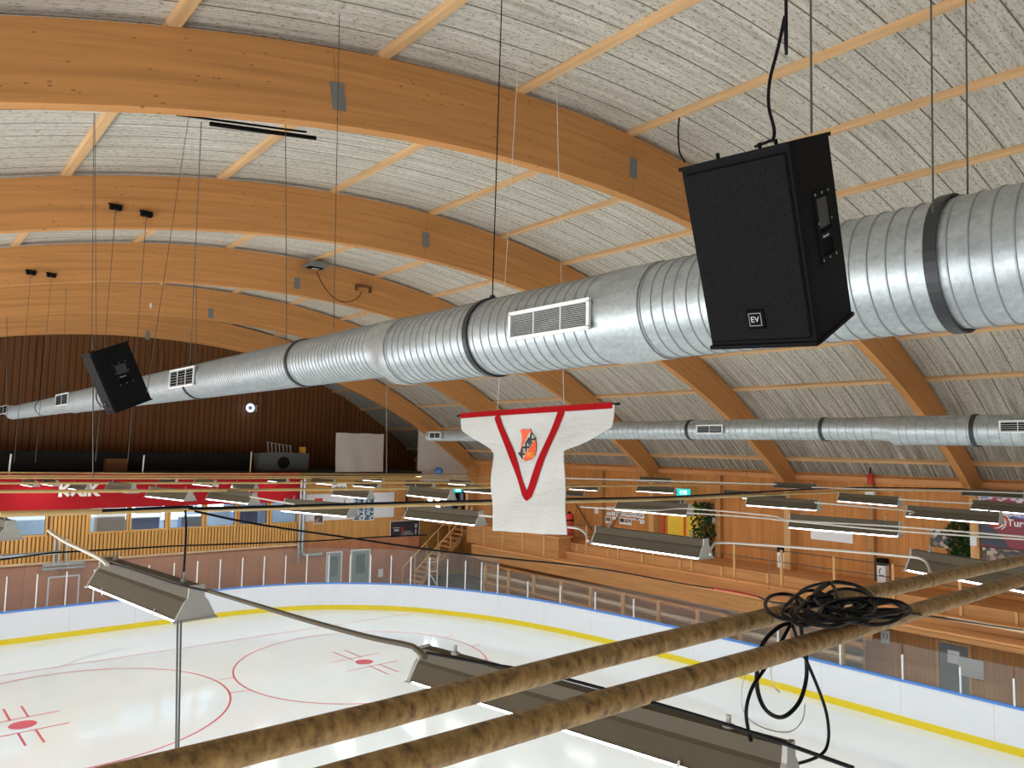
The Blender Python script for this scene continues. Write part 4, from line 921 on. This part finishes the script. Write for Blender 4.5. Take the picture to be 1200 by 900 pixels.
# clamps on arch 2 and 3 and their grid wires
for (px, py, Y, yb, lab) in ((135, 243.5, 15.96, 552, 'small black clamp on the second arch, outer of the pair'), (171, 251.5, 15.96, 552, 'small black clamp on the second arch, inner of the pair'), (36, 320, 22.85, 556, 'small black clamp on the third arch, outer of the pair'), (60, 323, 22.85, 556, 'small black clamp on the third arch, inner of the pair')):
    p = onY(px, py, Y-.12); t_ = thing('cable_clamp', lab, 'clamp', tuple(p)); s = .75
    mb = MB(); mb.box((-.14*s, -.10, -.05), (-.01, .01, .05), M['black'], .01); mb.box((.01, -.10, -.05), (.14*s, .01, .05), M['black'], .01); mb.box((-.16*s, -.03, .04), (.16*s, .01, .07), M['black']); mb.build('clamp_body', t_)
    mb = MB(); mb.tube([(0, -.05, -.05), (-.06, -.05, -4.9)], .006, M['wire'], 5); mb.build('clamp_wire', t_)
# other grid suspension wires reaching down to the pipes
k = 0
for (px, pyt, pyb, Y, m, lab) in ((453, 440, 556, 30.04, 'lightwire', 'pale rod hanging left of the jersey in front of the white sheet'),
        (8, 345, 490, 30.04, 'wire', 'thin wire dropping in front of the far arches at the frame edge'), (230, 300, 430, 22.85, 'wire', 'thin wire in front of the third arch left of the duct'),
        (109, 560, 400, 9.25, 'wire', 'thin wire dropping past the far speaker to the nearest pipe row'), (875, 400, 560, 15.96, 'wire', 'thin wire under the duct right of the jersey'),
        (1138, 395, 575, 9.25, 'wire', 'thin wire under the duct in front of the nearest arch foot'), (901, 690, 640, 9.25, 'wire', 'thin dark wire in front of the guard rail posts')):
    a = onY(px, pyb, Y); b = onY(px, pyt, Y); wire([a, b], .010 if Y > 20 else .006, m, 'hanger_wire', lab)
# dark track rail near the ridge
p, q = onY(206, 136, 10.1), onY(370, 162, 10.1)
tr_ = thing('track_rail', 'long black track rail hanging under the roof between the first two arches', 'rail', tuple(p))
a_, b_ = onY(246, 145, 10.1)-p, q-p
mb = MB(); mb.tube([tuple(a_), tuple(b_)], .032, M['black'], 8); mb.build('rail', tr_)
mb = MB(); mb.tube([(0, 0, .02), tuple(b_+Vector((-.15, 0, .05)))], .015, M['black'], 6); mb.build('cable_run', tr_)
# floodlight on arch 3 with its loop of cable
p = onY(369, 312, 22.4); fl = thing('floodlight', 'small grey floodlight on the third arch with a drooping cable', 'floodlight', tuple(p))
mb = MB(); mb.prism([(-.42, -.06), (.32, -.06), (.42, .10), (-.15, .14)], -.25, .2, 1, M['plate']); mb.build('housing', fl)
mb = MB(); mb.box((-.25, -.2, -.085), (.2, .1, -.06), M['blackmat']); mb.box((-.1, -.1, -.095), (.12, .05, -.085), M['tubeoff']); mb.build('lens', fl)
mb = MB(); mb.tube(smooth_path([tuple(onY(x, y, 22.5)-p) for x, y in ((371, 318), (378, 333), (390, 348), (405, 354), (418, 350), (424, 342))], 5), .014, M['cable'], 6); mb.build('cable', fl)
p = onY(426, 335, 22.6); mb = MB(); mb.box((p.x-.25, 22.58, p.z-.02), (p.x+.32, 22.74, p.z+.03), M['slatback']); mb.box((p.x-.25, 22.6, p.z-.18), (p.x-.2, 22.74, p.z), M['slatback']); mb.box((p.x+.27, 22.6, p.z-.18), (p.x+.32, 22.74, p.z), M['slatback']); tag(mb.build('timber_bracket'), 'dark bracket on the third arch beside the floodlight cable', 'bracket')

# ------------------------------------------------------------------ jersey banner
XJ = 6.0
JL = [(487, 539), (495, 539.5), (505, 541), (512, 552), (518, 563), (526, 574), (532, 578.5), (545, 579), (580, 578), (622, 577)]
JR = [(474, 719), (490, 719), (500, 718), (507, 706), (515, 692), (522, 678), (528, 663), (545, 662.5), (580, 662), (627, 661)]
jr = thing('jersey_banner', 'giant white hockey jersey with red V stripe hanging over the ice', 'jersey', (XJ, 7.0, 8.4))
OJ = Vector((XJ, 7.0, 8.4))
def pl(P): return [(onX(x, y, XJ).y, onX(x, y, XJ).z) for y, x in P]
jl, jrr = pl(JL), pl(JR)
def interp(P, z):
    for (a, b) in zip(P, P[1:]):
        if a[1] >= z >= b[1]: t_ = (a[1]-z)/(a[1]-b[1]+1e-9); return a[0]+(b[0]-a[0])*t_
    return P[0][0] if z > P[0][1] else P[-1][0]
def wob(y, z):
    dz = max(0.0, 8.4-z); return .03*sin(y*5.1+z*1.3)*min(1, dz) + .022*sin(y*11+z*4)*min(1, dz) + .014*sin(z*9+y*2.5)
ztop_l, ztop_r, zb_l, zb_r = jl[0][1], jrr[0][1], jl[-1][1], jrr[-1][1]
mb = MB(); NR, NC = 60, 40; P = []
for i in range(NR+1):
    v_ = i/NR; v2 = v_
    zl = ztop_l+(zb_l-ztop_l)*v2; zr = ztop_r+(zb_r-ztop_r)*v2; yl = interp(jl, zl); yr = interp(jrr, zr)
    for j in range(NC+1):
        s = j/NC; y = yl+(yr-yl)*s; z = zl+(zr-zl)*s; P.append((wob(y, z), y-OJ.y, z-OJ.z))
Q = [(x+.012, y, z) for x, y, z in P]
fs = [[i*(NC+1)+j, (i+1)*(NC+1)+j, (i+1)*(NC+1)+j+1, i*(NC+1)+j+1] for i in range(NR) for j in range(NC)]
mb.add(P, fs, M['cloth'], smooth=True); mb.add(Q, [f[::-1] for f in fs], M['cloth'], smooth=True)
rim = [i*(NC+1) for i in range(NR+1)] + [NR*(NC+1)+j for j in range(1, NC+1)] + [i*(NC+1)+NC for i in range(NR-1, -1, -1)] + [j for j in range(NC-1, 0, -1)]
mb.add(P+Q, [[rim[i], rim[(i+1) % len(rim)], len(P)+rim[(i+1) % len(rim)], len(P)+rim[i]] for i in range(len(rim))], M['cloth'])
mb.build('jersey_body', jr)
def strip(name, a, b, w, m, off=.008, n=24, horiz=False, mit=None):
    """flat sewn-on band between two pixels on the jersey"""
    pa, pb_ = onX(*a, XJ), onX(*b, XJ); b_ = MB(); P = []
    d = (pb_-pa); nrm = Vector((0, -d.z, d.y)).normalized() if not horiz else Vector((0, 0, 1))
    for i in range(n+1):
        c = pa+d*(i/n)
        tw = w*(1 if horiz or i/n < .94 else max(.1, (1-i/n)/.06))
        for k in (-.5, .5):
            q = c+nrm*tw*k; P.append((wob(q.y, q.z)-off, q.y-OJ.y, q.z-OJ.z))
    P2 = [(x+.004, y, z) for x, y, z in P]
    f_ = [[2*i, 2*i+1, 2*i+3, 2*i+2] for i in range(n)]
    b_.add(P, f_, m); b_.add(P2, [f[::-1] for f in f_], m); return b_.build(name, jr)
pxm = (onX(600, 550, XJ)-onX(601, 550, XJ)).length
pzm = (onX(620, 480, XJ)-onX(620, 481, XJ)).z
strip('shoulder_band', (539, 487.2), (717, 474.8), 6.8*pzm, M['jred'], horiz=True)
vs = strip('v_stripe', (583.5, 487), (617.3, 587), 6.4*pxm, M['jred'], .010)
vs2 = strip('v_stripe', (658.5, 481), (616.7, 587), 6.2*pxm, M['jred'], .012)
# crest
cr = MB(); CR = [(609, 504.5), (612, 502.8), (616, 504), (619, 503), (622, 503.8), (622.5, 508), (626, 512), (629, 517), (630, 527), (629, 535), (625, 538.5), (618, 540.5), (612, 537.5), (608.8, 530), (610, 518), (610.5, 510)]
P = [onX(x, y, XJ) for x, y in CR]; P = [(wob(p.y, p.z)-.016, p.y-OJ.y, p.z-OJ.z) for p in P]
cr.add(P, [list(range(len(P)))], M['orange']); cro = cr.build('crest', jr); cro['label'] = 'orange shield crest'
DG = [(606.5, 534.5), (621.2, 505.5), (628, 514), (613.5, 539)]
c2 = MB(); P = [onX(x, y, XJ) for x, y in DG]; c2.add([(wob(p.y, p.z)-.021, p.y-OJ.y, p.z-OJ.z) for p in P], [(0, 1, 2, 3)], M['cloth']); c2.build('crest_band', cro)
ca, cb = onX(609.5, 537, XJ), onX(626.5, 510, XJ); cc = onX(618.3, 523.5, XJ)
text_mesh('lettering', 'KXIK', .135, M['ink'], cro, frame((wob(cc.y, cc.z)-.027, cc.y-OJ.y, cc.z-OJ.z), cb-ca, Vector((0, .6, 1))), .002, sx=1.12, bold=.006)
cc = onX(623, 533, XJ)
text_mesh('founding_year', '1952', .085, M['gold'], cro, frame((wob(cc.y, cc.z)-.026, cc.y-OJ.y, cc.z-OJ.z), (0, -1, 0), (0, 0, 1)), .002)
# carrying rod and its two wires
pa, pb_ = onX(536, 487.4, XJ+.03)-OJ, onX(726, 473.2, XJ+.03)-OJ
mb = MB(); mb.tube([tuple(pa), tuple(pb_)], .014, M['black'], 8); mb.build('carrying_rod', jr)
for (a, b, lab) in (((583, 480), (596, 262), 'thin wire holding the sleeve end of the jersey rod, farther from the near speaker'), ((661, 476), (653, 125), 'thin pale wire holding the jersey rod, nearer the near speaker')):
    p, q = onX(*a, XJ+.03), onX(*b, XJ+.03); d = q-p; q = p+d*((top_z(XJ, RR)-p.z)/d.z); wire([p, q], .005, 'lightwire', 'hanger_wire', lab)

# ------------------------------------------------------------------ lighting grid: pipes across the hall
def pipe(pts, r, label, m='pipe'):
    b = MB(); b.tube(pts, r, M[m], 14); return tag(b.build('grid_pipe'), label, 'pipe', 'cross pipes carrying the lights')
RP = .046
pA = [onY(x, y, 2.2) for x, y in ((180, 905), (440, 840), (700, 771), (1000, 699), (1190, 658))]; pB = [onY(x, y, 1.87) for x, y in ((470, 893), (700, 826), (900, 769), (1060, 720), (1195, 680))]
def extend(P, x0, x1):
    a = P[0]+(P[0]-P[1])*((P[0].x-x0)/(P[1].x-P[0].x)); b = P[-1]+(P[-1]-P[-2])*((x1-P[-1].x)/(P[-1].x-P[-2].x)); return [a]+P+[b]
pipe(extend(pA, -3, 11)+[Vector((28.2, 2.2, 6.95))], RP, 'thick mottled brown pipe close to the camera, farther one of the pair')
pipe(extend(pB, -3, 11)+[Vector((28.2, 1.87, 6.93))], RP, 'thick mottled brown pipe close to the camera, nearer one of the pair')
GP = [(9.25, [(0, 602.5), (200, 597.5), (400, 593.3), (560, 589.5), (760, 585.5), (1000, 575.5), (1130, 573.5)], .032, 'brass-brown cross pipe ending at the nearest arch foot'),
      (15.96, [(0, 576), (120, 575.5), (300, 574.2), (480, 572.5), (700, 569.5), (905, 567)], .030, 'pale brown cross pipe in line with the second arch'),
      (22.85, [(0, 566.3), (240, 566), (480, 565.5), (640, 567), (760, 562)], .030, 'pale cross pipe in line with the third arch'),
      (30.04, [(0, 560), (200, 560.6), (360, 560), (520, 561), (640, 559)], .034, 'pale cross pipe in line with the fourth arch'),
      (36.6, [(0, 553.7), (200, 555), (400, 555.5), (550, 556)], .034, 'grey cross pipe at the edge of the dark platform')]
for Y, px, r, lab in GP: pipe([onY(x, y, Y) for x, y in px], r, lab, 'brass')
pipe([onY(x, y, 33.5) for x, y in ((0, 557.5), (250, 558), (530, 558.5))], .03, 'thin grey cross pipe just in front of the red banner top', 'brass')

# ------------------------------------------------------------------ trough lights
FL = 1.66
def make_fixture(lit, name='trough_light'):
    t_ = bpy.data.objects.new(name, None); COL.objects.link(t_); t_['category'] = 'ceiling light'
    prof = [(-.135, 0), (-.125, .012), (-.075, .105), (-.055, .125), (-.045, .205), (.045, .205), (.055, .125), (.075, .105), (.125, .012), (.135, 0)]
    inn = [(x*.93, z-.006) for x, z in prof[1:-1]][::-1]
    b = MB(); b.prism(prof+inn, -FL/2+.012, FL/2-.012, 1, M['fix']); b.build('reflector', t_)
    for s in (-1, 1):
        e = MB(); e.prism([(-.14, -.012), (-.128, .012), (-.078, .108), (-.056, .13), (-.05, .212), (.05, .212), (.056, .13), (.078, .108), (.128, .012), (.14, -.012)], s*FL/2-.008, s*FL/2+.008, 1, M['fixend'])
        e.box((-.15, s*FL/2-.014, -.02), (.15, s*FL/2+.014, -.008), M['fixend']); e.build('end_plate', t_)
    d = MB(); d.box((-.128, -FL/2+.02, -.020), (.128, FL/2-.02, -.002), M['tube'] if lit else M['tubeoff'], .006); d.build('diffuser', t_)
    for s in (-1, 1):
        h = MB(); h.tube([(0, s*FL*.38, .20), (0, s*FL*.38, .225), (0, s*FL*.38, .226), (0, s*FL*.38, .27)], [.022, .022, .009, .009], M['fixend'], 8); h.build('hanger', t_)
    for s in (-.6, .6):
        for q in (-1, 1):
            c = MB(); c.tube([(q*.13, s*FL/2, -.03), (q*.145, s*FL/2, .0), (q*.13, s*FL/2, .022)], .005, M['lettergrey'], 5); c.build('clip', t_)
    return t_
fx_lit = make_fixture(True); fx_off = make_fixture(False)
used = {True: False, False: False}
FIX_END = {}
def fixture(a, b, label, lit=True, group=None, roll=0.0):
    """a, b: the two ends of the lower edge (world)"""
    c = (a+b)/2; d = b-a; rz = atan2(d.y, d.x)-pi/2; sl = atan2(d.z, sqrt(d.x**2+d.y**2))
    src = fx_lit if lit else fx_off; rot = (sl, roll, rz)
    if not used[lit]:
        used[lit] = True; o = src; o.location = c; o.rotation_euler = rot; o['label'] = label
        if group: o['group'] = group
    else:
        o = dup(src, c, rot, label, None); o.scale = (1, 1, 1)
        if group: o['group'] = group
        elif 'group' in o: del o['group']
    return o
GN = 'trough lights over the ice'
def by_plane(p0, p1, dz, label, lit=True, L=FL, near=False):
    a, b = onZ(*p0, H-dz), onZ(*p1, H-dz); d = (a-b).normalized(); c = (a+b)/2
    off = RT*0
    # lower edge facing the camera is 0.13 m off the centre line
    nrm = Vector((d.y, -d.x, 0)).normalized(); nrm = nrm if nrm.dot(Vector((c.x, c.y, 0))) > 0 else -nrm
    c = c+nrm*.13; return fixture(c-d*L/2, c+d*L/2, label, lit, GN)
# close ones: (far end, near end) of the visible lower edge
a = onZ(478, 797, H-1.52); b = onZ(770, 889, H-1.52); d = (b-a).normalized(); nrm = Vector((-d.y, d.x, 0)); nrm = nrm if nrm.x > 0 else -nrm
LN = 2.42; c0_ = a+nrm*.135
nearfix = fixture(c0_+d*LN, c0_, 'large grey trough light just beneath the thick pipe pair, closest to the camera', True, GN); nearfix.scale = (1, LN/FL, .92)
by_plane((103, 685.5), (205, 727), 1.16, 'lit trough light hanging over the far left boards, a black cable beside it')
by_plane((-70, 612), (24, 641), 1.16, 'lit trough light cut by the frame edge in front of the slat wall')
by_plane((474, 606), (556, 615), 1.22, 'lit trough light beside the jersey body in front of the car poster')
by_plane((687, 635), (827, 655), 1.22, 'lit trough light at the jersey hem in front of the stand')
by_plane((721, 597), (803, 604), 1.22, 'lit trough light in front of the photo sheets and yellow panel')
by_plane((877, 592), (953, 597.5), 1.22, 'lit trough light below the second arch foot')
by_plane((982, 587), (1050, 592.5), 1.22, 'lit trough light under the alarm siren')
by_plane((1065, 605), (1165, 613), 1.22, 'lit trough light reaching the flame emblem of the sports banner')
by_plane((927, 618), (1048, 628), 1.22, 'lit trough light in front of the blank white board')
by_plane((1082, 671), (1222, 697), 1.22, 'lit trough light behind the thick pipe pair at the frame edge')
by_plane((339, 599), (395, 604), 1.22, 'lit trough light in front of the last cafe window')
by_plane((246, 585), (286, 589.5), 1.22, 'lit trough light over the fourth cafe window, in front of the banner edge')
by_plane((177, 582), (208, 585.5), 1.22, 'lit trough light over the third cafe window, in front of the banner edge')
by_plane((1145, 597), (1215, 603), 1.22, 'lit trough light across the upper print of the sports banner')
by_plane((476, 580), (524, 585), 1.22, 'lit trough light in front of the bright corner windows')
small = [((28, 568), (42, 569.5), 1, 'tiny lit trough light nearest the frame edge in front of the red banner'), ((52, 567), (66, 569), 1, 'tiny lit trough light left of the banner lettering'), ((84, 572), (103, 575), 1, 'grey trough light half covering the banner lettering'),
    ((128, 573.5), (156, 577), 0, 'dull unlit trough light right of the banner lettering'), ((190, 564.5), (205, 567), 0, 'tiny dull trough light high on the banner, mid way'), ((229, 567), (252, 569.5), 1, 'tiny lit trough light in front of the banner above the fifth cafe window'),
    ((274, 572), (300, 573.5), 0, 'dull unlit trough light over the banner above the sixth cafe window'), ((320, 563), (333, 566), 1, 'tiny lit trough light at the banner end'), ((366, 566), (392, 567.5), 1, 'tiny lit trough light beside the white hanging sign'),
    ((392, 580), (434, 583.5), 1, 'lit trough light in front of the patterned posters'), ((416, 569), (444, 571.5), 1, 'lit trough light below the white sheet'), ((428, 562), (448, 564.5), 1, 'tiny lit trough light directly under the white sheet edge'),
    ((476, 569.5), (508, 571), 0, 'dull trough light under the gable panel'), ((527, 566), (553, 569.5), 1, 'lit trough light under the gable panel tip'), ((546, 575), (588, 579), 1, 'lit trough light partly hidden by the jersey body edge'),
    ((747, 575), (791, 578), 1, 'lit trough light just left of the green exit sign'), ((660, 579.5), (679, 581.5), 0, 'grey trough light peeking from behind the jersey'), ((672, 573), (698, 575), 1, 'tiny pale trough light right of the jersey body'),
    ((766, 588), (798, 590), 1, 'short lit trough light above the yellow panel'), ((886, 584), (906, 586), 1, 'tiny lit trough light tucked behind the one at the second arch foot'), ((754, 563), (783, 566.5), 0, 'unlit tubular trough light at the third arch foot'),
    ((913, 570), (951, 574.5), 0, 'unlit trough light crossing the second arch foot'), ((1138, 578.5), (1188, 585), 0, 'unlit trough light at the nearest arch foot'), ((852, 580), (890, 582.5), 0, 'unlit grey trough light between exit sign and second arch foot')]
for p0, p1, lit, lab in small:
    cx, cy = (p0[0]+p1[0])/2, (p0[1]+p1[1])/2; wpx = p1[0]-p0[0]
    # distance from apparent width: the trough runs along the hall, 8 degrees skewed
    dr = ray(cx, cy); best = None
    for k in range(60, 420):
        dist = k*.1; c = EYE+dr*(dist)
        ax = Vector((sin(radians(-7)), cos(radians(-7)), 0)); e0, e1 = c+ax*FL/2-EYE, c-ax*FL/2-EYE
        x0 = e0.dot(RT)/e0.dot(FW)*F; x1 = e1.dot(RT)/e1.dot(FW)*F
        err = abs((x1-x0)-wpx)
        if (c.x > (25.4 if lit else 27) or c.y > 36): continue
        if best is None or err < best[0]: best = (err, c, ax)
    c, ax = best[1], best[2]
    fixture(c-ax*FL/2, c+ax*FL/2, lab, bool(lit), GN)
# slim conduits linking the troughs
def conduit(pts, label, r=.014, m='lightwire'):
    b = MB(); b.tube(smooth_path(pts, 5), r, M[m], 8); return tag(b.build('conduit'), label, 'conduit')
zc = H-.98
cdt = conduit([onZ(x, y, H-.95) for x, y in ((243, 692), (300, 709), (360, 727), (430, 746), (478, 756), (488, 761), (498, 770))], 'dull brown conduit sloping from the lit trough to the large near trough', .014, 'fix')
conduit([onZ(x, y, H-.955) for x, y in ((57, 622), (75, 634), (100, 646), (118, 655), (126, 662))], 'pale conduit between the two trough lights over the far boards', .016)
conduit([onZ(x, y, H-.93) for x, y in ((500, 765), (560, 776), (640, 790), (760, 822), (880, 858), (1000, 900))], 'thin dark cable along the top of the large near trough', .007, 'cable')
conduit([onZ(x, y, H-.95) for x, y in ((125, 659), (160, 669), (205, 684), (245, 693))], 'thin dark cable along the top of the trough over the far boards', .008, 'cable')
conduit([onZ(x, y, H-1.02) for x, y in ((832, 650), (835, 640), (845, 636), (900, 639), (980, 645), (1050, 651), (1080, 655), (1089, 666), (1090, 676))], 'white conduit bending down from the trough at the jersey hem to the pipe pair', .013)
conduit([onZ(x, y, H-1.04) for x, y in ((655, 617), (676, 619), (686, 625), (689, 634))], 'white conduit entering the trough at the jersey hem', .016)
conduit([onZ(x, y, H-1.02) for x, y in ((562, 604), (575, 605), (600, 607))], 'white conduit running from a trough light behind the jersey', .016)
conduit([onZ(x, y, H-.98) for x, y in ((680, 594), (760, 598), (805, 596), (900, 604), (930, 610), (1050, 617), (1200, 629))], 'long pale conduit in front of the yellow panel and white board', .012)
conduit([onZ(x, y, H-.98) for x, y in ((805, 601), (880, 606), (930, 611), (1050, 622), (1200, 632))], 'second long pale conduit just under the first, by the white board', .011)
conduit([onZ(x, y, H-.9) for x, y in ((955, 589), (1060, 598), (1066, 602))], 'pale conduit between two lit troughs near the alarm siren', .014)
conduit([onZ(x, y, H-.9) for x, y in ((1053, 585), (1100, 588), (1140, 590))], 'pale conduit right of the trough under the alarm siren', .014)
conduit([onZ(x, y, H-.75) for x, y in ((650, 560), (760, 563), (860, 566), (910, 567.5))], 'thin pale conduit in front of the right-hand wall top', .016)
conduit([onZ(x, y, H-.75) for x, y in ((951, 571), (1050, 574), (1130, 575.5), (1200, 578))], 'thin pale conduit passing the nearest arch foot', .013)
conduit([onZ(x, y, H-1.0) for x, y in ((293, 582), (310, 585), (345, 591))], 'thin pale conduit in front of the last cafe windows', .014)
conduit([onZ(x, y, H-1.15) for x, y in ((0, 652), (60, 648), (70, 646))], 'grey conduit at the frame edge under the cut trough light', .018, 'galv')

# ------------------------------------------------------------------ long black cables
wire(smooth_path([onY(x, y, 6.6) for x, y in ((228, 599), (300, 614), (400, 629), (510, 645), (590, 654), (700, 666), (800, 684), (840, 690))], 6), .010, 'cable', 'long_cable', 'black cable sagging from the brass pipe across the ice to the coil', 'cable')
wire([onZ(x, y, H-1.1) for x, y in ((0, 656), (60, 648), (200, 640), (370, 634), (450, 629), (500, 627))], .009, 'cable', 'long_cable', 'thin black cable running level in front of the slat wall', 'cable')
wire(smooth_path([onY(x, y, 9.2) for x, y in ((120, 598.5), (220, 594), (240, 596), (420, 590.5), (580, 586.5), (760, 583), (830, 580), (1000, 571.5), (1130, 573))], 5), .018, 'cable', 'long_cable', 'black cable lying along the brass-brown cross pipe', 'cable')
cw = []
wire(smooth_path([onY(x, y, 6.9) for x, y in ((217, 598), (218, 620), (216, 660), (213, 687))], 5), .010, 'cable', 'drop_cable', 'thick black drop cable above the lit trough over the far boards', 'cable')
for dx, lab in ((0, 'thin dark cord hanging below the lit trough, outer of two'), (4, 'thin dark cord hanging below the lit trough, inner of two')):
    wire([onY(208+dx, 728, 4.9), onY(206+dx*.7, 895, 4.9)], .006, 'wire', 'power_cable', lab, 'cord')
sl_ = [onY(x, y, 3.4) for x, y in ((838, 689.5), (865, 694), (889, 699.5))]
wire(sl_, .0085, 'redpaint', 'cable_sleeve', 'red-orange sleeve on the black cable before the coil', 'cable sleeve')
wire(sag_path(onY(889, 699.5, 3.4), onZ(935, 707, pA[3].z+.06), .02), .008, 'cable', 'long_cable', 'short black cable from the red sleeve into the coil', 'cable')
wire(sag_path(onZ(1062, 718, pB[3].z+.06), onY(1215, 741, 3.2), .0), .007, 'cable', 'long_cable', 'thin black cable leaving the coil towards the frame edge', 'cable')
# coil lying over the two pipes, with two hanging bights
def Z6(x, y): return (840+x/4.5, 660+y/4.5)
zc_ = pA[3].z + RP
cp_ = []
ells = [(620, 190, 200, 88, .0, 0.030), (690, 215, 140, 80, .2, .045), (480, 235, 110, 100, .5, .05), (870, 240, 150, 48, .1, .04), (850, 262, 135, 62, -.2, .055), (370, 230, 130, 70, .6, .05), (740, 255, 95, 58, .3, .065), (610, 250, 210, 55, -.1, .06), (660, 180, 150, 78, .15, .075), (560, 270, 150, 60, .25, .07), (800, 225, 200, 40, .05, .08), (690, 250, 150, 55, -.15, .085)]
rnd = random.Random(4)
ph0 = 0.0
for (cx, cy, rx, ry, tilt, dz) in ells:
    for j in range(11):
        a = ph0+2*pi*j/10*1.02; x = cos(a)*rx; y = sin(a)*ry
        q = Z6(cx+x*cos(tilt)-y*sin(tilt)*1.0, cy+x*sin(tilt)*.5+y*cos(tilt)); cp_.append(onZ(q[0], q[1], zc_+dz-.025+rnd.uniform(-.006, .006)))
    ph0 += 1.3
coil = thing('cable_coil', 'tangled coil of black cable draped over the thick pipe pair', 'cable', tuple(onZ(975, 712, zc_)))
OC = Vector(coil.location)
mb = MB(); mb.tube([p-OC for p in smooth_path(cp_, 4)], .0100, M['cable'], 8); mb.build('coil_loops', coil)
YH = 2.03
b1 = [Z6(*q) for q in ((440, 290), (452, 400), (472, 500), (470, 620), (430, 740), (345, 812), (260, 775), (215, 670), (215, 540), (245, 420), (330, 335), (400, 315))]
mb = MB(); mb.tube([p-OC for p in smooth_path([onY(x, y, YH+.02*i/12) for i, (x, y) in enumerate(b1)], 6)], .0105, M['cable'], 8); mb.build('hanging_bight', coil)
b2 = [Z6(*q) for q in ((400, 330), (440, 440), (510, 600), (570, 760), (590, 880))]+[(969, 875), (961, 885), (945, 892), (925, 896), (905, 893)]
mb = MB(); mb.tube([p-OC for p in smooth_path([onY(x, y, YH-.02) for x, y in b2], 6)], .0082, M['cable'], 8); mb.build('hanging_bight', coil)
b3 = [Z6(*q) for q in ((385, 330), (330, 430), (250, 560), (185, 660), (155, 780), (170, 900))]+[(880, 868)]
mb = MB(); mb.tube([p-OC for p in smooth_path([onY(x, y, YH) for x, y in b3], 6)], .0088, M['cable'], 8); mb.build('hanging_bight', coil)
b4 = [Z6(*q) for q in ((300, 500), (285, 560), (295, 640), (330, 680))]
mb = MB(); mb.tube([p-OC for p in smooth_path([onY(x, y, YH+.03) for x, y in b4], 5)], .004, M['lightwire'], 6); mb.build('thin_cord', coil)
b5 = [Z6(*q) for q in ((215, 520), (150, 590), (130, 700), (150, 800), (250, 870), (380, 890), (450, 830), (465, 740))]
mb = MB(); mb.tube([p-OC for p in smooth_path([onY(x, y, YH+.04) for x, y in b5], 5)], .003, M['lettergrey'], 6); mb.build('thin_cord', coil)
pk = onZ(962, 696, zc_+.06); mb = MB(); mb.box((pk.x-.09, pk.y-.03, zc_+.01), (pk.x+.09, pk.y+.04, zc_+.055), M['black'], .01); o = mb.build('plug_block', coil); o.location = -OC

# ------------------------------------------------------------------ added even grid of bare downward lamps that brighten the ice
ka = bpy.data.lights.new('added_ice_lamp', 'AREA'); ka.shape = 'RECTANGLE'; ka.size = .28; ka.size_y = 1.6; ka.energy = 50; ka.color = (.92, 1.0, 1.0)
for xi in range(7):
    for yi in range(10):
        lo = bpy.data.objects.new('added_ice_lamp', ka); COL.objects.link(lo); lo.location = (-1.5+3.9*xi, -4.5+4.2*yi, 6.30)

# ------------------------------------------------------------------ light from outside the built part, exposure
w = bpy.data.worlds.new('fill_world'); S.world = w; w.use_nodes = True
nt = w.node_tree; bg = nt.nodes['Background']; tc = nt.nodes.new('ShaderNodeTexCoord'); sx_ = nt.nodes.new('ShaderNodeSeparateXYZ'); rp = nt.nodes.new('ShaderNodeValToRGB')
nt.links.new(tc.outputs['Generated'], sx_.inputs[0]); ad = nt.nodes.new('ShaderNodeMath'); ad.operation = 'MULTIPLY_ADD'; ad.inputs[1].default_value = .5; ad.inputs[2].default_value = .5
nt.links.new(sx_.outputs[2], ad.inputs[0]); nt.links.new(ad.outputs[0], rp.inputs[0])
el = rp.color_ramp.elements; el[0].position = .48; el[0].color = (.97, .98, 1.0, 1); el[1].position = .53; el[1].color = (.05, .052, .055, 1)   # added upward fill: bright below the horizon to lift the ceiling, dimmer above
nt.links.new(rp.outputs[0], bg.inputs[0]); bg.inputs[1].default_value = 5.0
S.view_settings.view_transform = 'Standard'; S.view_settings.look = 'None'; S.view_settings.gamma = 1; S.view_settings.use_curve_mapping = False
S.view_settings.exposure = 0.0
S.cycles.max_bounces = 7; S.cycles.diffuse_bounces = 4; S.cycles.glossy_bounces = 3; S.cycles.transparent_max_bounces = 12
S.cycles.use_denoising = True; S.cycles.sample_clamp_indirect = 6.0; S.cycles.caustics_reflective = False; S.cycles.caustics_refractive = False
